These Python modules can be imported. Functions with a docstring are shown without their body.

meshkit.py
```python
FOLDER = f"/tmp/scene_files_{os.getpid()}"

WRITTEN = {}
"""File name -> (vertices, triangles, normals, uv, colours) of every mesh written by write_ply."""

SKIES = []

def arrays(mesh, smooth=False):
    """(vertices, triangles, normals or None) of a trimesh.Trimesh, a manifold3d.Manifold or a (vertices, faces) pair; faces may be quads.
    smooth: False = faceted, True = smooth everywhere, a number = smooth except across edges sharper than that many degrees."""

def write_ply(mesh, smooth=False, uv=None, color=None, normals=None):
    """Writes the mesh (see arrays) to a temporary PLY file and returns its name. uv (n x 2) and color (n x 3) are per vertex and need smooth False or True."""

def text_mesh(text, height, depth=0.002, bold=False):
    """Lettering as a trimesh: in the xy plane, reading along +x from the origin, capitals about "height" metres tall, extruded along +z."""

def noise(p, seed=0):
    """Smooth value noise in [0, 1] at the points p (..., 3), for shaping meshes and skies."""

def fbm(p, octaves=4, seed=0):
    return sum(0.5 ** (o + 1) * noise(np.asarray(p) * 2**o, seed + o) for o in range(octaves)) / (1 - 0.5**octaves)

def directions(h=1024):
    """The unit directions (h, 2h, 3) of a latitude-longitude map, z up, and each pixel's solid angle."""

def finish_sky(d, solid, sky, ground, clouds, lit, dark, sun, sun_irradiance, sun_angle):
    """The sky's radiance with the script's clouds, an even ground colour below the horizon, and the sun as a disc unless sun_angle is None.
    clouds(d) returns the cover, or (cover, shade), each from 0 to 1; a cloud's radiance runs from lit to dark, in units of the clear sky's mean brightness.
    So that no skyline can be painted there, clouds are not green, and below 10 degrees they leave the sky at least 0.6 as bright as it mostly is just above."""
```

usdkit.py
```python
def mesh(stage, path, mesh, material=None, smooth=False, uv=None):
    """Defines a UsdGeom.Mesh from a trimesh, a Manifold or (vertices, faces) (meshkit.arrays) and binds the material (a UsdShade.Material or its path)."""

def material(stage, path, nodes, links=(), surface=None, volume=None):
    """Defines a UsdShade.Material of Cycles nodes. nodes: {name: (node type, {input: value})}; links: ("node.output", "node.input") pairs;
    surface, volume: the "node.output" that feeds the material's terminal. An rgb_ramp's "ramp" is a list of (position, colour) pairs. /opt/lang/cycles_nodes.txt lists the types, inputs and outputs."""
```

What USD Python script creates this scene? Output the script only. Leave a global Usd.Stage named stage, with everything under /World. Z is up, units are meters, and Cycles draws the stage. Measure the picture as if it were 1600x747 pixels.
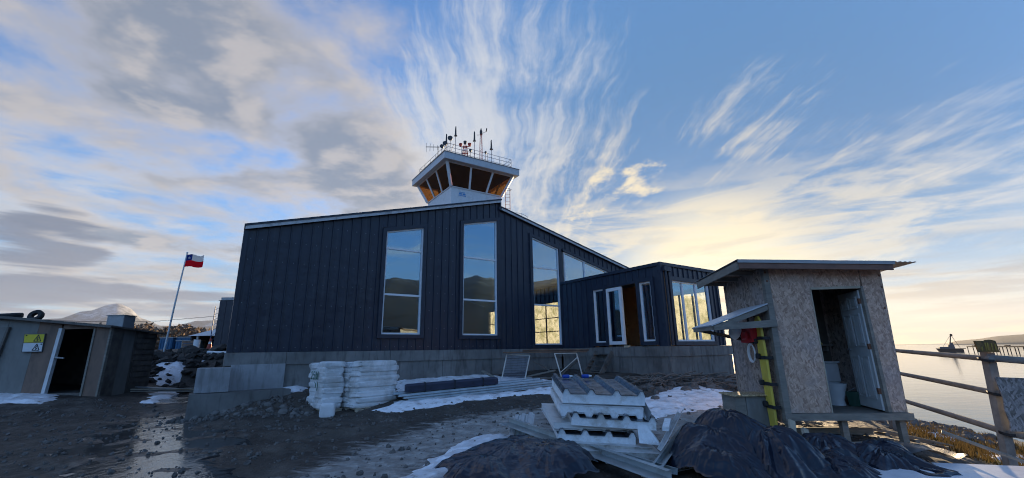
import math, random
import numpy as np, trimesh
from scipy.interpolate import RBFInterpolator
from scipy.spatial import cKDTree
from shapely.geometry import Polygon
import usdkit, meshkit
from pxr import Usd, UsdGeom, UsdLux, UsdShade, Sdf, Gf, Vt

stage = Usd.Stage.CreateInMemory()
UsdGeom.SetStageUpAxis(stage, UsdGeom.Tokens.z)
UsdGeom.SetStageMetersPerUnit(stage, 1.0)
UsdGeom.Xform.Define(stage, '/World')
UsdGeom.Scope.Define(stage, '/World/Looks')
random.seed(7)
RNG = np.random.default_rng(11)

# ---------------------------------------------------------------- camera
EYE = np.array([0, 0, 1.6])
PITCH, ROLL = math.radians(14.605), math.radians(-0.941)
_w = np.array([0, math.cos(PITCH), math.sin(PITCH)])
_x = np.array([1.0, 0, 0]); _u = np.cross(_x, _w)
CX = _x * math.cos(ROLL) + _u * math.sin(ROLL); CU = -_x * math.sin(ROLL) + _u * math.cos(ROLL)
cam = UsdGeom.Camera.Define(stage, '/World/camera')
cam.CreateHorizontalApertureAttr(36.0); cam.CreateVerticalApertureAttr(36.0 * 478 / 1024)
cam.CreateFocalLengthAttr(36.0 * 671.94 / 1600)
cam.CreateClippingRangeAttr(Gf.Vec2f(0.05, 60000))
cam.AddTransformOp().Set(Gf.Matrix4d(*CX, 0, *CU, 0, *(-_w), 0, *EYE, 1))
cam.CreateExposureAttr(EXPOSURE := 2.3)

# ---------------------------------------------------------------- sky and sun
SUN_AZ, SUN_EL = math.radians(25.0), math.radians(6.8)
SUN = np.array([math.sin(SUN_AZ) * math.cos(SUN_EL), math.cos(SUN_AZ) * math.cos(SUN_EL), math.sin(SUN_EL)])
sun = UsdLux.DistantLight.Define(stage, '/World/sun')
sun.CreateNormalizeAttr(True); sun.CreateIntensityAttr(0.75); sun.CreateAngleAttr(0.5); sun.CreateColorAttr(Gf.Vec3f(1.0, 0.74, 0.45))
_z = SUN; _sx = np.cross([0, 0, 1.0], _z); _sx /= np.linalg.norm(_sx); _sy = np.cross(_z, _sx)
sun.AddTransformOp().Set(Gf.Matrix4d(*_sx, 0, *_sy, 0, *_z, 0, 0, 0, 0, 1))

def direction(az, el):
    az, el = math.radians(az), math.radians(el)
    return (math.sin(az) * math.cos(el), math.cos(az) * math.cos(el), math.sin(el))

class Graph:
    """collects nodes and links of one material"""
    def __init__(self): self.n, self.l, self.k = {}, [], 0
    def add(self, kind, **kw):
        self.k += 1; name = f'n{self.k}'; ins = {}
        for a, b in kw.items():
            if isinstance(b, str) and '.' in b and b.split('.')[0] in self.n: self.l.append((b, f'{name}.{a}'))
            else: ins[a] = b
        self.n[name] = (kind, ins); return name
    def math(self, op, a, b=0.0, c=0.0, clamp=False):
        kw = dict(math_type=op, value1=a, value2=b, value3=c)
        if clamp: kw['use_clamp'] = True
        return self.add('math', **kw) + '.value'
    def vmath(self, op, a, b=(0, 0, 0), **kw): return self.add('vector_math', math_type=op, vector1=a, vector2=b, **kw)
    def smooth(self, v, lo, hi, a=0.0, b=1.0):
        return self.add('map_range', range_type='smoothstep', value=v, from_min=lo, from_max=hi, to_min=a, to_max=b, clamp=True) + '.result'
    def linear(self, v, lo, hi, a=0.0, b=1.0):
        return self.add('map_range', range_type='linear', value=v, from_min=lo, from_max=hi, to_min=a, to_max=b, clamp=True) + '.result'
    def mix(self, fac, a, b, kind='mix'): return self.add('mix', mix_type=kind, fac=fac, color1=a, color2=b) + '.color'
    def noise(self, vec, scale, detail=4.0, rough=0.5, dist=0.0):
        return self.add('noise_texture', vector=vec, scale=float(scale), detail=float(detail), roughness=float(rough), distortion=float(dist))
    def ramp(self, fac, stops): return self.add('rgb_ramp', fac=fac, ramp=stops) + '.color'
    def build(self, name, surface=None, volume=None): return usdkit.material(stage, '/World/Looks/' + name, self.n, self.l, surface=surface, volume=volume)

SKY_STRENGTH = 0.075; HAZE_DENSITY = 0.00006
def make_sky():
    g = Graph()
    sky = g.add('sky_texture', sky_type='single_scattering', sun_disc=False, sun_elevation=SUN_EL, sun_rotation=SUN_AZ, altitude=20.0, air_density=0.85, aerosol_density=0.3, ozone_density=4.0)
    d = g.add('texture_coordinate') + '.generated'
    sep = g.add('separate_xyz', vector=d)
    z = g.math('maximum', f'{sep}.z', 0.0)
    inv = g.math('divide', 1.0, g.math('add', z, 0.09))
    plane = g.vmath('scale', d, scale=inv) + '.vector'                      # the cloud deck seen in perspective
    def blob(az, el, r_in, r_out):                                          # 1 near a direction, 0 away from it
        dot = g.vmath('dot_product', d, direction(az, el)) + '.value'
        return g.smooth(dot, math.cos(math.radians(r_out)), math.cos(math.radians(r_in)))
    def band(lo0, lo1, hi0, hi1):                                           # an elevation band
        a = g.smooth(z, math.sin(math.radians(lo0)), math.sin(math.radians(lo1)))
        b = g.smooth(z, math.sin(math.radians(hi0)), math.sin(math.radians(hi1)), 1.0, 0.0)
        return g.math('multiply', a, b)
    add = lambda *v: v[0] if len(v) == 1 else g.math('add', v[0], add(*v[1:]))
    mul = lambda *v: v[0] if len(v) == 1 else g.math('multiply', v[0], mul(*v[1:]))
    col = sky + '.color'
    warm = g.smooth(g.vmath('dot_product', d, tuple(SUN)) + '.value', 0.86, 0.997)
    # --- sunlit haze low over the sea and round the sun
    sdot = g.vmath('dot_product', d, tuple(SUN)) + '.value'
    hz = g.math('maximum', mul(0.94, g.smooth(sdot, 0.55, 0.94)), mul(0.80, g.smooth(z, 0.02, 0.42, 1.0, 0.0)), clamp=True)
    glow = g.smooth(sdot, 0.970, 0.9998)
    hcol = g.mix(glow, g.mix(g.smooth(z, 0.04, 0.36), HAZE_HORIZON, HAZE_COOL), HAZE_WARM)
    hcol = g.mix(mul(g.smooth(z, 0.0, 0.16, 1.0, 0.0), g.smooth(sdot, 0.60, 0.97)), hcol, HAZE_LOW)
    col = g.mix(hz, col, hcol)
    # --- fibrous cirrus drawn out along the wind
    rot = g.add('mapping', vector=plane, rotation=(0, 0, math.radians(-14.0)), scale=(2.6, 0.62, 1.0)) + '.vector'
    warp = g.noise(plane, 1.6, 4, 0.6); rw = g.vmath('multiply_add', f'{warp}.color', (0.50, 0.30, 0.0), vector3=rot) + '.vector'
    fib = g.noise(rw, 2.2, 11, 0.66, 0.15); fin = g.noise(g.add('mapping', vector=rw, scale=(2.1, 0.8, 1.0)) + '.vector', 4.2, 8, 0.65, 0.1)
    patch = g.noise(plane, 2.1, 5, 0.55, 0.15)
    region = add(blob(1, 29, 5, 23), mul(0.62, blob(32, 25, 3, 12)), mul(0.55, blob(-14, 24, 3, 16)), mul(0.55, blob(47, 18, 1, 11)), mul(0.45, blob(22, 13, 2, 10)), mul(0.75, g.smooth(z, 0.60, 0.85)))
    fmask = g.smooth(add(mul(0.58, f'{fib}.fac'), mul(0.44, f'{fin}.fac'), mul(0.42, f'{patch}.fac'), mul(0.29, region)), 0.87, 1.18)
    ccol = g.mix(warm, CLOUD_COOL, CLOUD_WARM)
    col = g.mix(mul(0.85, fmask), col, ccol)
    # --- low bright bands toward the sea and the sun
    lowv = g.add('mapping', vector=d, scale=(2.6, 2.6, 13.0)) + '.vector'
    low = g.noise(lowv, 1.9, 9, 0.60, 0.6)
    lmask = mul(g.smooth(add(f'{low}.fac', mul(0.10, blob(30, 12, 8, 40)), mul(0.13, blob(-52, 15, 4, 16))), 0.50, 0.70), band(2.0, 6.0, 14.0, 24.0))
    col = g.mix(mul(0.62, lmask), col, g.mix(warm, CLOUD_COOL, CLOUD_WARM))
    # a few small bright puffs and grey bars in front of the glow
    puff = g.noise(g.add('mapping', vector=plane, scale=(1.0, 0.7, 1.0)) + '.vector', 6.5, 10, 0.64, 0.2)
    pmask = g.smooth(add(f'{puff}.fac', mul(0.25, blob(14.0, 20.5, 0.2, 5.0)), mul(0.26, blob(19.0, 22.0, 0.2, 4.0)), mul(0.24, blob(9, 17, 0.5, 3.2))), 0.72, 0.96)
    col = g.mix(mul(0.85, pmask), col, CLOUD_WARM)
    bars = g.noise(g.add('mapping', vector=d, location=(1.0, 4.0, 0.0), rotation=(0.0, 0.05, 0.0), scale=(2.2, 2.2, 15.0)) + '.vector', 2.3, 9, 0.6, 0.5)
    col = g.mix(mul(0.42, mul(g.smooth(f'{bars}.fac', 0.48, 0.66), band(5.0, 8.0, 15.0, 21.0))), col, g.mix(warm, (1.15 * K, 1.55 * K, 2.05 * K), (2.0 * K, 1.9 * K, 1.65 * K)))
    # grey undersides of a far bank on the sea horizon
    bank = g.noise(g.add('mapping', vector=d, location=(3.0, 1.0, 0.3), scale=(1.9, 1.9, 24.0)) + '.vector', 2.2, 7, 0.58, 0.4)
    bmask = mul(g.smooth(f'{bank}.fac', 0.42, 0.60), band(0.0, 0.6, 6.0, 12.0))
    col = g.mix(mul(0.60, bmask), col, g.mix(warm, GREY_COOL, GREY_WARM))
    # --- heavy grey cumulus on the left
    cp = g.add('mapping', vector=plane, location=CUMULUS_AT, scale=(1.0, 1.0, 1.0)) + '.vector'
    cum = g.noise(cp, 1.75, 10, 0.58, 0.15)
    creg = add(mul(0.13, blob(-34, 24, 4, 24)), mul(0.12, blob(-50, 30, 4, 18)), mul(0.10, blob(-18, 21, 2, 11)), mul(0.10, blob(-46, 10, 3, 12)), mul(-0.40, g.smooth(f'{sep}.x', -0.24, 0.06)))
    dens = add(f'{cum}.fac', creg)
    cmask = g.smooth(dens, 0.48, 0.74)
    shade = g.noise(g.vmath('add', cp, (0.07, 0.085, 0.0)) + '.vector', 1.75, 8, 0.55, 0.15)
    lit = g.smooth(g.math('subtract', f'{cum}.fac', f'{shade}.fac'), -0.04, 0.09)
    thick = g.smooth(dens, 0.57, 0.78)
    tone = g.mix(thick, CLOUD_EDGE, GREY_COOL)
    tone = g.mix(mul(0.70, lit), tone, CLOUD_EDGE)
    col = g.mix(mul(0.90, cmask), col, tone)
    # --- dark flat stratus low on the left
    st = g.noise(g.add('mapping', vector=d, location=(0.0, 2.0, 0.0), scale=(1.5, 1.5, 19.0)) + '.vector', 2.2, 7, 0.55, 0.3)
    sreg = add(mul(0.24, blob(-48, 10.0, 1.0, 5.5)), mul(0.20, mul(band(1.5, 3.0, 6.0, 8.0), g.smooth(f'{sep}.x', -0.40, -0.15, 1.0, 0.0))), mul(-0.3, g.smooth(f'{sep}.x', -0.45, -0.1)), mul(-0.3, g.smooth(z, 0.22, 0.30)))
    smask = g.smooth(add(f'{st}.fac', sreg), 0.60, 0.76)
    col = g.mix(mul(0.85, smask), col, GREY_LOW)
    bg = g.add('background_shader', color=col, strength=SKY_STRENGTH)
    return g.build('sky_look', surface=f'{bg}.background')
# cloud radiance in the sky texture's own units
K = 0.82
CLOUD_COOL = (2.15 * K, 2.25 * K, 2.42 * K); CLOUD_WARM = (3.3 * K, 2.8 * K, 1.9 * K); CLOUD_EDGE = (2.1 * K, 1.92 * K, 1.8 * K)
HAZE_HORIZON = (0.92 * K, 1.55 * K, 2.2 * K); HAZE_COOL = (0.20 * K, 0.72 * K, 1.55 * K); HAZE_WARM = (3.2 * K, 2.75 * K, 1.75 * K); HAZE_LOW = (1.95 * K, 1.42 * K, 0.72 * K); CUMULUS_AT = (0.7, 0.2, 0.0)
GREY_COOL = (0.80 * K, 0.95 * K, 1.22 * K); GREY_WARM = (1.6 * K, 1.25 * K, 0.90 * K); GREY_LOW = (0.5 * K, 0.68 * K, 1.05 * K)
dome = UsdLux.DomeLight.Define(stage, '/World/sky')
dome.GetPrim().SetCustomDataByKey('kind', 'structure')
UsdShade.MaterialBindingAPI.Apply(dome.GetPrim()).Bind(make_sky())

# ---------------------------------------------------------------- helpers
_names = {}
def numbered(parent, name):
    k = (parent, name); c = _names.get(k, 0); _names[k] = c + 1
    return name if c == 0 else f'{name}_{c:03d}'
def note(prim, label=None, cat=None, group=None, kind=None):
    for k, v in (('label', label), ('category', cat), ('group', group), ('kind', kind)):
        if v: prim.SetCustomDataByKey(k, v)
    return prim
class Thing:
    """an Xform at the thing's base; its parts are meshes given in world coordinates"""
    def __init__(self, name, label, cat, at=(0, 0, 0), group=None):
        self.path = '/World/' + numbered('/World', name); self.at = np.array(at, float)
        x = UsdGeom.Xform.Define(stage, self.path); x.AddTranslateOp().Set(Gf.Vec3d(*map(float, self.at)))
        self.prim = note(x.GetPrim(), label, cat, group)
    def part(self, name, mesh, mat, parent=None, label=None, smooth=False, kind=None):
        return make_part(self, parent or self.path, name, mesh, mat, label, smooth, kind)
def make_part(th, base, name, mesh, mat, label=None, smooth=False, kind=None):
    m = mesh if isinstance(mesh, trimesh.Trimesh) else trimesh.Trimesh(*mesh, process=False)
    m = m.copy(); m.apply_translation(-th.at)
    path = base + '/' + numbered(base, name)
    p = usdkit.mesh(stage, path, m, mat, smooth=smooth)
    note(p.GetPrim(), label, kind=kind)
    return path
def single(name, label, cat, mesh, mat, group=None, smooth=False, at=None, kind=None):
    m = mesh.copy(); b = m.bounds; o = np.array(at if at is not None else [b[:, 0].mean(), b[:, 1].mean(), b[0, 2]])
    m.apply_translation(-o)
    p = usdkit.mesh(stage, '/World/' + numbered('/World', name), m, mat, smooth=smooth)
    p.AddTranslateOp().Set(Gf.Vec3d(*map(float, o)))
    note(p.GetPrim(), label, cat, group, kind); return p
def setting(name, mesh, mat, smooth=False, kind='structure'):
    p = usdkit.mesh(stage, '/World/' + numbered('/World', name), mesh, mat, smooth=smooth); note(p.GetPrim(), kind=kind); return p

cat_ = trimesh.util.concatenate
def unit(v): v = np.asarray(v, float); return v / np.linalg.norm(v)
def obox(o, a, b, c):
    """box with corner o and edge vectors a, b, c"""
    o, a, b, c = (np.asarray(v, float) for v in (o, a, b, c))
    v = np.array([o, o + a, o + a + b, o + b, o + c, o + a + c, o + a + b + c, o + b + c])
    f = np.array([[0, 2, 1], [0, 3, 2], [4, 5, 6], [4, 6, 7], [0, 1, 5], [0, 5, 4], [1, 2, 6], [1, 6, 5], [2, 3, 7], [2, 7, 6], [3, 0, 4], [3, 4, 7]])
    if np.dot(np.cross(a, b), c) < 0: f = f[:, ::-1]
    return trimesh.Trimesh(v, f, process=False)
def cbox(c, a, b, d): return obox(np.asarray(c, float) - (np.asarray(a) + np.asarray(b) + np.asarray(d)) / 2, a, b, d)
def bevel_box(c, a, b, d, r):
    """box with chamfered edges (hull)"""
    la, lb, ld = np.linalg.norm(a), np.linalg.norm(b), np.linalg.norm(d); ua, ub, ud = unit(a), unit(b), unit(d); P = []
    for i in (-1, 1):
        for j in (-1, 1):
            for k in (-1, 1):
                for q in ((r, r, 0), (r, 0, r), (0, r, r)):
                    P.append(np.asarray(c, float) + ua * i * (la / 2 - q[0]) + ub * j * (lb / 2 - q[1]) + ud * k * (ld / 2 - q[2]))
    return trimesh.convex.convex_hull(np.array(P))
def beam(p, q, w, h, up=(0, 0, 1)):
    p, q = np.asarray(p, float), np.asarray(q, float); d = unit(q - p); s = np.cross(d, up)
    if np.linalg.norm(s) < 1e-3: s = np.cross(d, (1, 0, 0))
    s = unit(s); t = np.cross(s, d)
    return obox(p - s * w / 2 - t * h / 2, q - p, s * w, t * h)
def tube(pts, r, n=8, cap=True):
    pts = [np.asarray(p, float) for p in pts]; R_ = [r] * len(pts) if np.ndim(r) == 0 else r
    V, F = [], []; prev = None
    for i, p in enumerate(pts):
        d = unit(pts[min(i + 1, len(pts) - 1)] - pts[max(i - 1, 0)])
        s = np.cross(d, (0, 0, 1.0)) if prev is None else prev - d * np.dot(prev, d)
        if np.linalg.norm(s) < 1e-3: s = np.cross(d, (1.0, 0, 0))
        s = unit(s); prev = s; t = np.cross(d, s)
        for k in range(n):
            a = 2 * math.pi * k / n; V.append(p + (s * math.cos(a) + t * math.sin(a)) * R_[i])
    for i in range(len(pts) - 1):
        for k in range(n):
            a, b = i * n + k, i * n + (k + 1) % n; F += [[a, b, b + n], [a, b + n, a + n]]
    if cap:
        c0, c1 = len(V), len(V) + 1; V += [pts[0], pts[-1]]; e = (len(pts) - 1) * n
        for k in range(n): F += [[c0, (k + 1) % n, k], [c1, e + k, e + (k + 1) % n]]
    return trimesh.Trimesh(np.array(V), np.array(F), process=False)
def prism(poly, o, ax, ay, az):
    """polygon (2-D points) laid out along ax, ay from o and extruded by the vector az"""
    pl = Polygon(poly); pl = pl if pl.is_valid else pl.buffer(0)
    if pl.exterior.is_ccw is False: pl = Polygon(list(pl.exterior.coords)[::-1])
    m = trimesh.creation.extrude_polygon(pl, 1.0, engine='earcut'); v = np.array(m.vertices)
    o, ax, ay, az = (np.asarray(q, float) for q in (o, ax, ay, az))
    f = np.array(m.faces)
    if np.dot(np.cross(ax, ay), az) < 0: f = f[:, ::-1]
    return trimesh.Trimesh(o + v[:, :1] * ax + v[:, 1:2] * ay + v[:, 2:3] * az, f, process=False)
def loft(rings, closed=True, caps=True):
    n = len(rings[0]); V = np.vstack(rings); F = []
    for i in range(len(rings) - 1):
        for k in range(n if closed else n - 1):
            a, b = i * n + k, i * n + (k + 1) % n; F += [[a, b, b + n], [a, b + n, a + n]]
    if caps and closed:
        for base, fl in ((0, True), ((len(rings) - 1) * n, False)):
            c = len(V); V = np.vstack([V, V[base:base + n].mean(0)])
            for k in range(n): F.append([c, base + (k + 1) % n, base + k] if fl else [c, base + k, base + (k + 1) % n])
    return trimesh.Trimesh(V, np.array(F), process=False)
def sphere(c, r, sub=2, scale=(1, 1, 1)):
    m = trimesh.creation.icosphere(subdivisions=sub, radius=1.0); m.apply_scale(np.array(scale) * r); m.apply_translation(c); return m
def rough(m, amp, freq, seed=0):
    """push vertices along their normals by noise"""
    m = m.copy(); v = np.array(m.vertices); n = np.array(m.vertex_normals)
    m.vertices = v + n * ((meshkit.fbm(v * freq + 31.7, 4, seed) - 0.5) * 2 * amp)[:, None]; return m

# ---------------------------------------------------------------- materials
def plain(name, color, rough_=0.5, metal=0.0, var=0.15, scale=6.0, bump=0.0, bscale=40.0, spec=0.5, dirt=None, dirt_amt=0.5, dscale=2.5, coord='pos', stretch=(1, 1, 1), coat=0.0):
    g = Graph()
    p = (g.add('geometry') + '.position') if coord == 'pos' else (g.add('texture_coordinate') + '.object')
    if stretch != (1, 1, 1): p = g.add('mapping', vector=p, scale=stretch) + '.vector'
    n1 = g.noise(p, scale, 5, 0.6)
    c = np.array(color)
    col = g.ramp(f'{n1}.fac', [(0.28, tuple(c * (1 - var))), (0.72, tuple(np.minimum(c * (1 + var), 1)))])
    if dirt is not None:
        n2 = g.noise(p, dscale, 7, 0.65, 0.3)
        col = g.mix(g.math('multiply', g.smooth(f'{n2}.fac', 0.46, 0.68), dirt_amt), col, dirt)
    rr = g.linear(f'{n1}.fac', 0.3, 0.7, max(rough_ - 0.08, 0.02), min(rough_ + 0.1, 1))
    kw = dict(base_color=col, roughness=rr, metallic=metal, specular_ior_level=spec)
    if coat: kw['coat_weight'] = coat
    if bump:
        nb = g.noise(p, bscale, 4, 0.6); kw['normal'] = g.add('bump', height=f'{nb}.fac', strength=bump, distance=0.02) + '.normal'
    b = g.add('principled_bsdf', **kw)
    return g.build(name, surface=f'{b}.BSDF')

# ---------------------------------------------------------------- terrain
SEA = -1.4
CTRL = np.array([(0, 0, 0), (-3, 3, 0), (3, 3, 0.02), (-8, 5, 0.09), (-4, 8, 0.08), (-7, 8.5, 0.11), (-5.2, 7.0, 0.10), (-7.6, 10.2, 0.12), (0, 7, 0.06), (3.2, 6, 0.08), (5.2, 6.2, 0.05), (5, 8, 0.12), (4, 10, 0.3), (-4.5, 11.2, 0.13), (0, 10, 0.2),
    (-9, 10.5, 0.13), (-7.6, 11.6, 0.28), (-10.5, 11, 0.18), (-6.2, 12.7, 0.7), (-6.9, 12.0, 0.5), (-3.5, 14.2, 0.66), (0, 16.6, 0.72), (0, 14, 0.55), (3, 13, 0.6), (5, 13.5, 0.65), (8, 16, 0.62), (7, 12.5, 0.5), (6.5, 9, 0.12),
    (-14, 13.5, 0.5), (-12.7, 13.6, 0.44), (-16, 18, 0.78), (-18, 13, 0.55), (-14, 9, 0.25), (-22, 10, 0.5), (-12.3, 17, 0.36), (-10.3, 14.4, 0.26), (-11.4, 16, 0.32), (-11.6, 18.6, 0.45), (-13.2, 19.5, 0.6), (-16, 21, 1.55), (-19, 25, 2.0), (-13.5, 21, 1.5), (-24, 24, 1.9), (-30, 35, 2.05), (-22, 32, 2.0),
    (-60, 60, 2.3), (-40, 15, 1.2), (-40, -10, 0.5), (-14, -10, 0.1), (0, -12, 0), (0, 40, 1.5), (10, 30, 1.2), (14, 40, 1.4), (20, 60, 1.4), (0, 80, 1.8), (30, 90, 1.4),
    (-8.5, 11.2, 0.16), (6.4, 7.3, 0.08), (6.4, 8.6, 0.1), (6.6, 4.2, -0.2), (7.5, 7.1, -0.33), (8.2, 9.2, -0.33), (9.6, 7, -0.72), (10.5, 10.5, -0.78), (12.4, 12.6, -0.98), (12, 16, -0.8), (16, 15, -1.4), (16.2, 19, -1.4), (15.9, 11, -1.5), (14.2, 13.5, -1.15), (14.2, 17.0, -1.12), (11, 4, -1.0), (15, 3, -1.6),
    (10, 17, -0.2), (15, 21, -0.95), (20, 14, -2.9), (20, 5, -3.2), (30, 30, -3.5), (12, -6, -1.5), (20, -8, -3), (27, 38, -1.2), (42, 60, -1.2)], float)
WATER = (0.115, 0.30)          # levels of the two puddles
_rbf = RBFInterpolator(CTRL[:, :2], CTRL[:, 2], kernel='linear', smoothing=0.02)
def ground(x, y):
    """smooth height of the land"""
    x, y = np.broadcast_arrays(np.asarray(x, float), np.asarray(y, float)); s = x.shape
    q = np.stack([x.ravel(), y.ravel()], 1); r = np.hypot(q[:, 0], q[:, 1])
    k = np.minimum(1, 95 / np.maximum(r, 1e-6)); z = _rbf(q * k[:, None])
    side = (q[:, 0] - 16.2) * math.cos(math.radians(34)) - (q[:, 1] - 19) * math.sin(math.radians(34))       # metres seaward of the shore line
    far = np.clip((r - 60) / 60, 0, 1)
    coast = np.where(side > 0, -4.0, np.where(side > -40, 1.4 + (side + 10) * 0.05, 1.9))
    return (z * (1 - far) + coast * far).reshape(s)

MASK = {
    'SNOW': [[(-17.2, 14.75),(-16.81, 15.15),(-15.58, 14.72),(-13.54, 13.43),(-13.2, 12.63),(-14.25, 12.31)], [(-9.46, 16.9),(-10.0, 19.14),(-8.36, 18.08),(-5.8, 12.53),(-6.33, 12.33)], [(-4.07, 15.63),(-2.53, 17.22),(-1.01, 16.41),(0.58, 15.45),(1.31, 14.4),(1.2, 13.28),(-0.88, 14.24),(-1.99, 13.58),(-3.34, 12.89)], [(-3.46, 11.3),(-2.78, 12.07),(-1.81, 12.38),(-0.43, 12.89),(1.19, 13.17),(1.18, 12.65),(-0.41, 12.17),(-1.71, 11.71),(-2.74, 11.25)], [(3.17, 11.26),(3.93, 11.84),(4.76, 12.46),(5.09, 12.54),(5.7, 11.74),(5.12, 10.6),(3.84, 10.02),(2.71, 9.52)], [(-1.64, 5.66),(-1.32, 6.67),(-0.89, 7.67),(-0.53, 8.53),(-0.06, 8.36),(-0.22, 7.81),(-0.73, 7.08),(-0.92, 6.42),(-0.87, 5.62)], [(4.97, 5.9),(5.84, 6.43),(6.23, 6.32),(7.88, 7.33),(6.02, 5.64),(4.37, 5.36)], [(16.04, 19.03),(14.28, 16.08),(12.11, 13.11),(10.96, 11.49),(9.83, 10.83),(10.0, 11.91)], [(11.01, 10.97),(11.34, 10.69),(11.27, 10.38),(9.57, 8.85),(9.15, 8.98)], [(-8.92, 13.07),(-8.7, 13.34),(-8.12, 12.42),(-8.46, 12.46)], [(-15.93, 20.71),(-14.53, 18.59),(-14.8, 18.22)], [(-16.96, 21.29),(-15.66, 20.98),(-14.77, 20.1),(-14.93, 19.12)], [(-15.42, 19.76),(-14.77, 20.1),(-14.1, 18.86),(-14.24, 18.06)], [(-15.59, 21.61),(-14.65, 21.13),(-14.35, 20.61),(-14.8, 20.73)], [(-11.14, 13.7),(-12.89, 16.33),(-13.3, 17.77),(-11.7, 15.4),(-10.68, 13.49)]],
    'SLUSH': [[(-2.88, 5.71),(-2.62, 7.82),(-1.56, 9.8),(-0.07, 10.65),(0.96, 10.52),(0.76, 7.45),(-0.17, 8.01),(-1.1, 7.0),(-1.48, 5.65)], [(2.75, 10.12),(5.45, 10.96),(4.08, 7.93),(2.59, 6.5),(1.82, 6.57)]],
    'WET': [[(-5.21, 5.58),(-7.38, 7.98),(-9.37, 10.72),(-9.76, 12.22),(-8.68, 12.34),(-6.93, 10.48),(-5.03, 8.33),(-4.19, 6.7),(-3.58, 5.5)], [(-11.1, 13.67),(-13.34, 16.92),(-14.28, 19.09),(-13.46, 19.59),(-9.97, 14.59),(-10.01, 13.35)]],
    'GRASS': [[(13.55, 15.98),(18.02, 19.41),(13.67, 13.28),(13.54, 12.26),(8.56, 7.85),(7.47, 7.55),(8.03, 8.88),(8.83, 10.32)]],
    'PEB': [[(16.91, 20.34),(19.59, 21.07),(21.06, 20.4),(13.67, 13.28),(11.28, 12.39),(13.2, 15.95)]],
    'ROAD': [[(-9.02, 8.17),(-10.44, 11.44),(-6.31, 11.17),(-2.51, 10.94),(0.96, 12.16),(0.96, 10.52),(-1.46, 10.09),(-2.66, 7.92),(-2.94, 5.83),(-6.37, 5.88)]]
}
import shapely
def sdist(x, y, polys):
    """signed distance to the nearest polygon, positive inside"""
    out = np.full(x.shape, -50.0); pts = shapely.points(x, y)
    for pl in polys:
        p = Polygon(pl).buffer(0); shapely.prepare(p); b = p.bounds
        near = (x > b[0] - 3) & (x < b[2] + 3) & (y > b[1] - 3) & (y < b[3] + 3)
        d = np.full(x.shape, -50.0); q = pts[near]
        d[near] = np.where(shapely.contains(p, q), 1, -1) * shapely.distance(p.exterior, q)
        out = np.maximum(out, d)
    return out
def fb(x, y, f, seed=0, o=4): return meshkit.fbm(np.stack([x * f, y * f, np.zeros_like(x) + 5.3], -1), o, seed) - 0.5
def bumps(x, y, wet=None):
    wet = np.clip(sdist(x, y, MASK['WET']) / 0.6 + 0.6, 0, 1) if wet is None else wet
    r = np.hypot(x, y)
    k = np.clip(1.6 - r / 40, 0.2, 1)
    yard = 1 - 0.55 * np.clip(sdist(x, y, MASK['ROAD']) + 0.3, 0, 1)
    ruts = 0.05 * np.sin((x * 0.25 - y * 0.97) * 4.2 + 3 * fb(x, y, 0.4, 9)) * np.clip(sdist(x, y, MASK['ROAD']), 0, 1)
    return k * (0.10 * fb(x, y, 0.9, 1) * (1 - 0.9 * wet) + (0.085 * yard * (1 - wet) + 0.10 * wet) * fb(x, y, 4.2, 2, 5) + ruts * (1 - 0.8 * wet))
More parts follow.
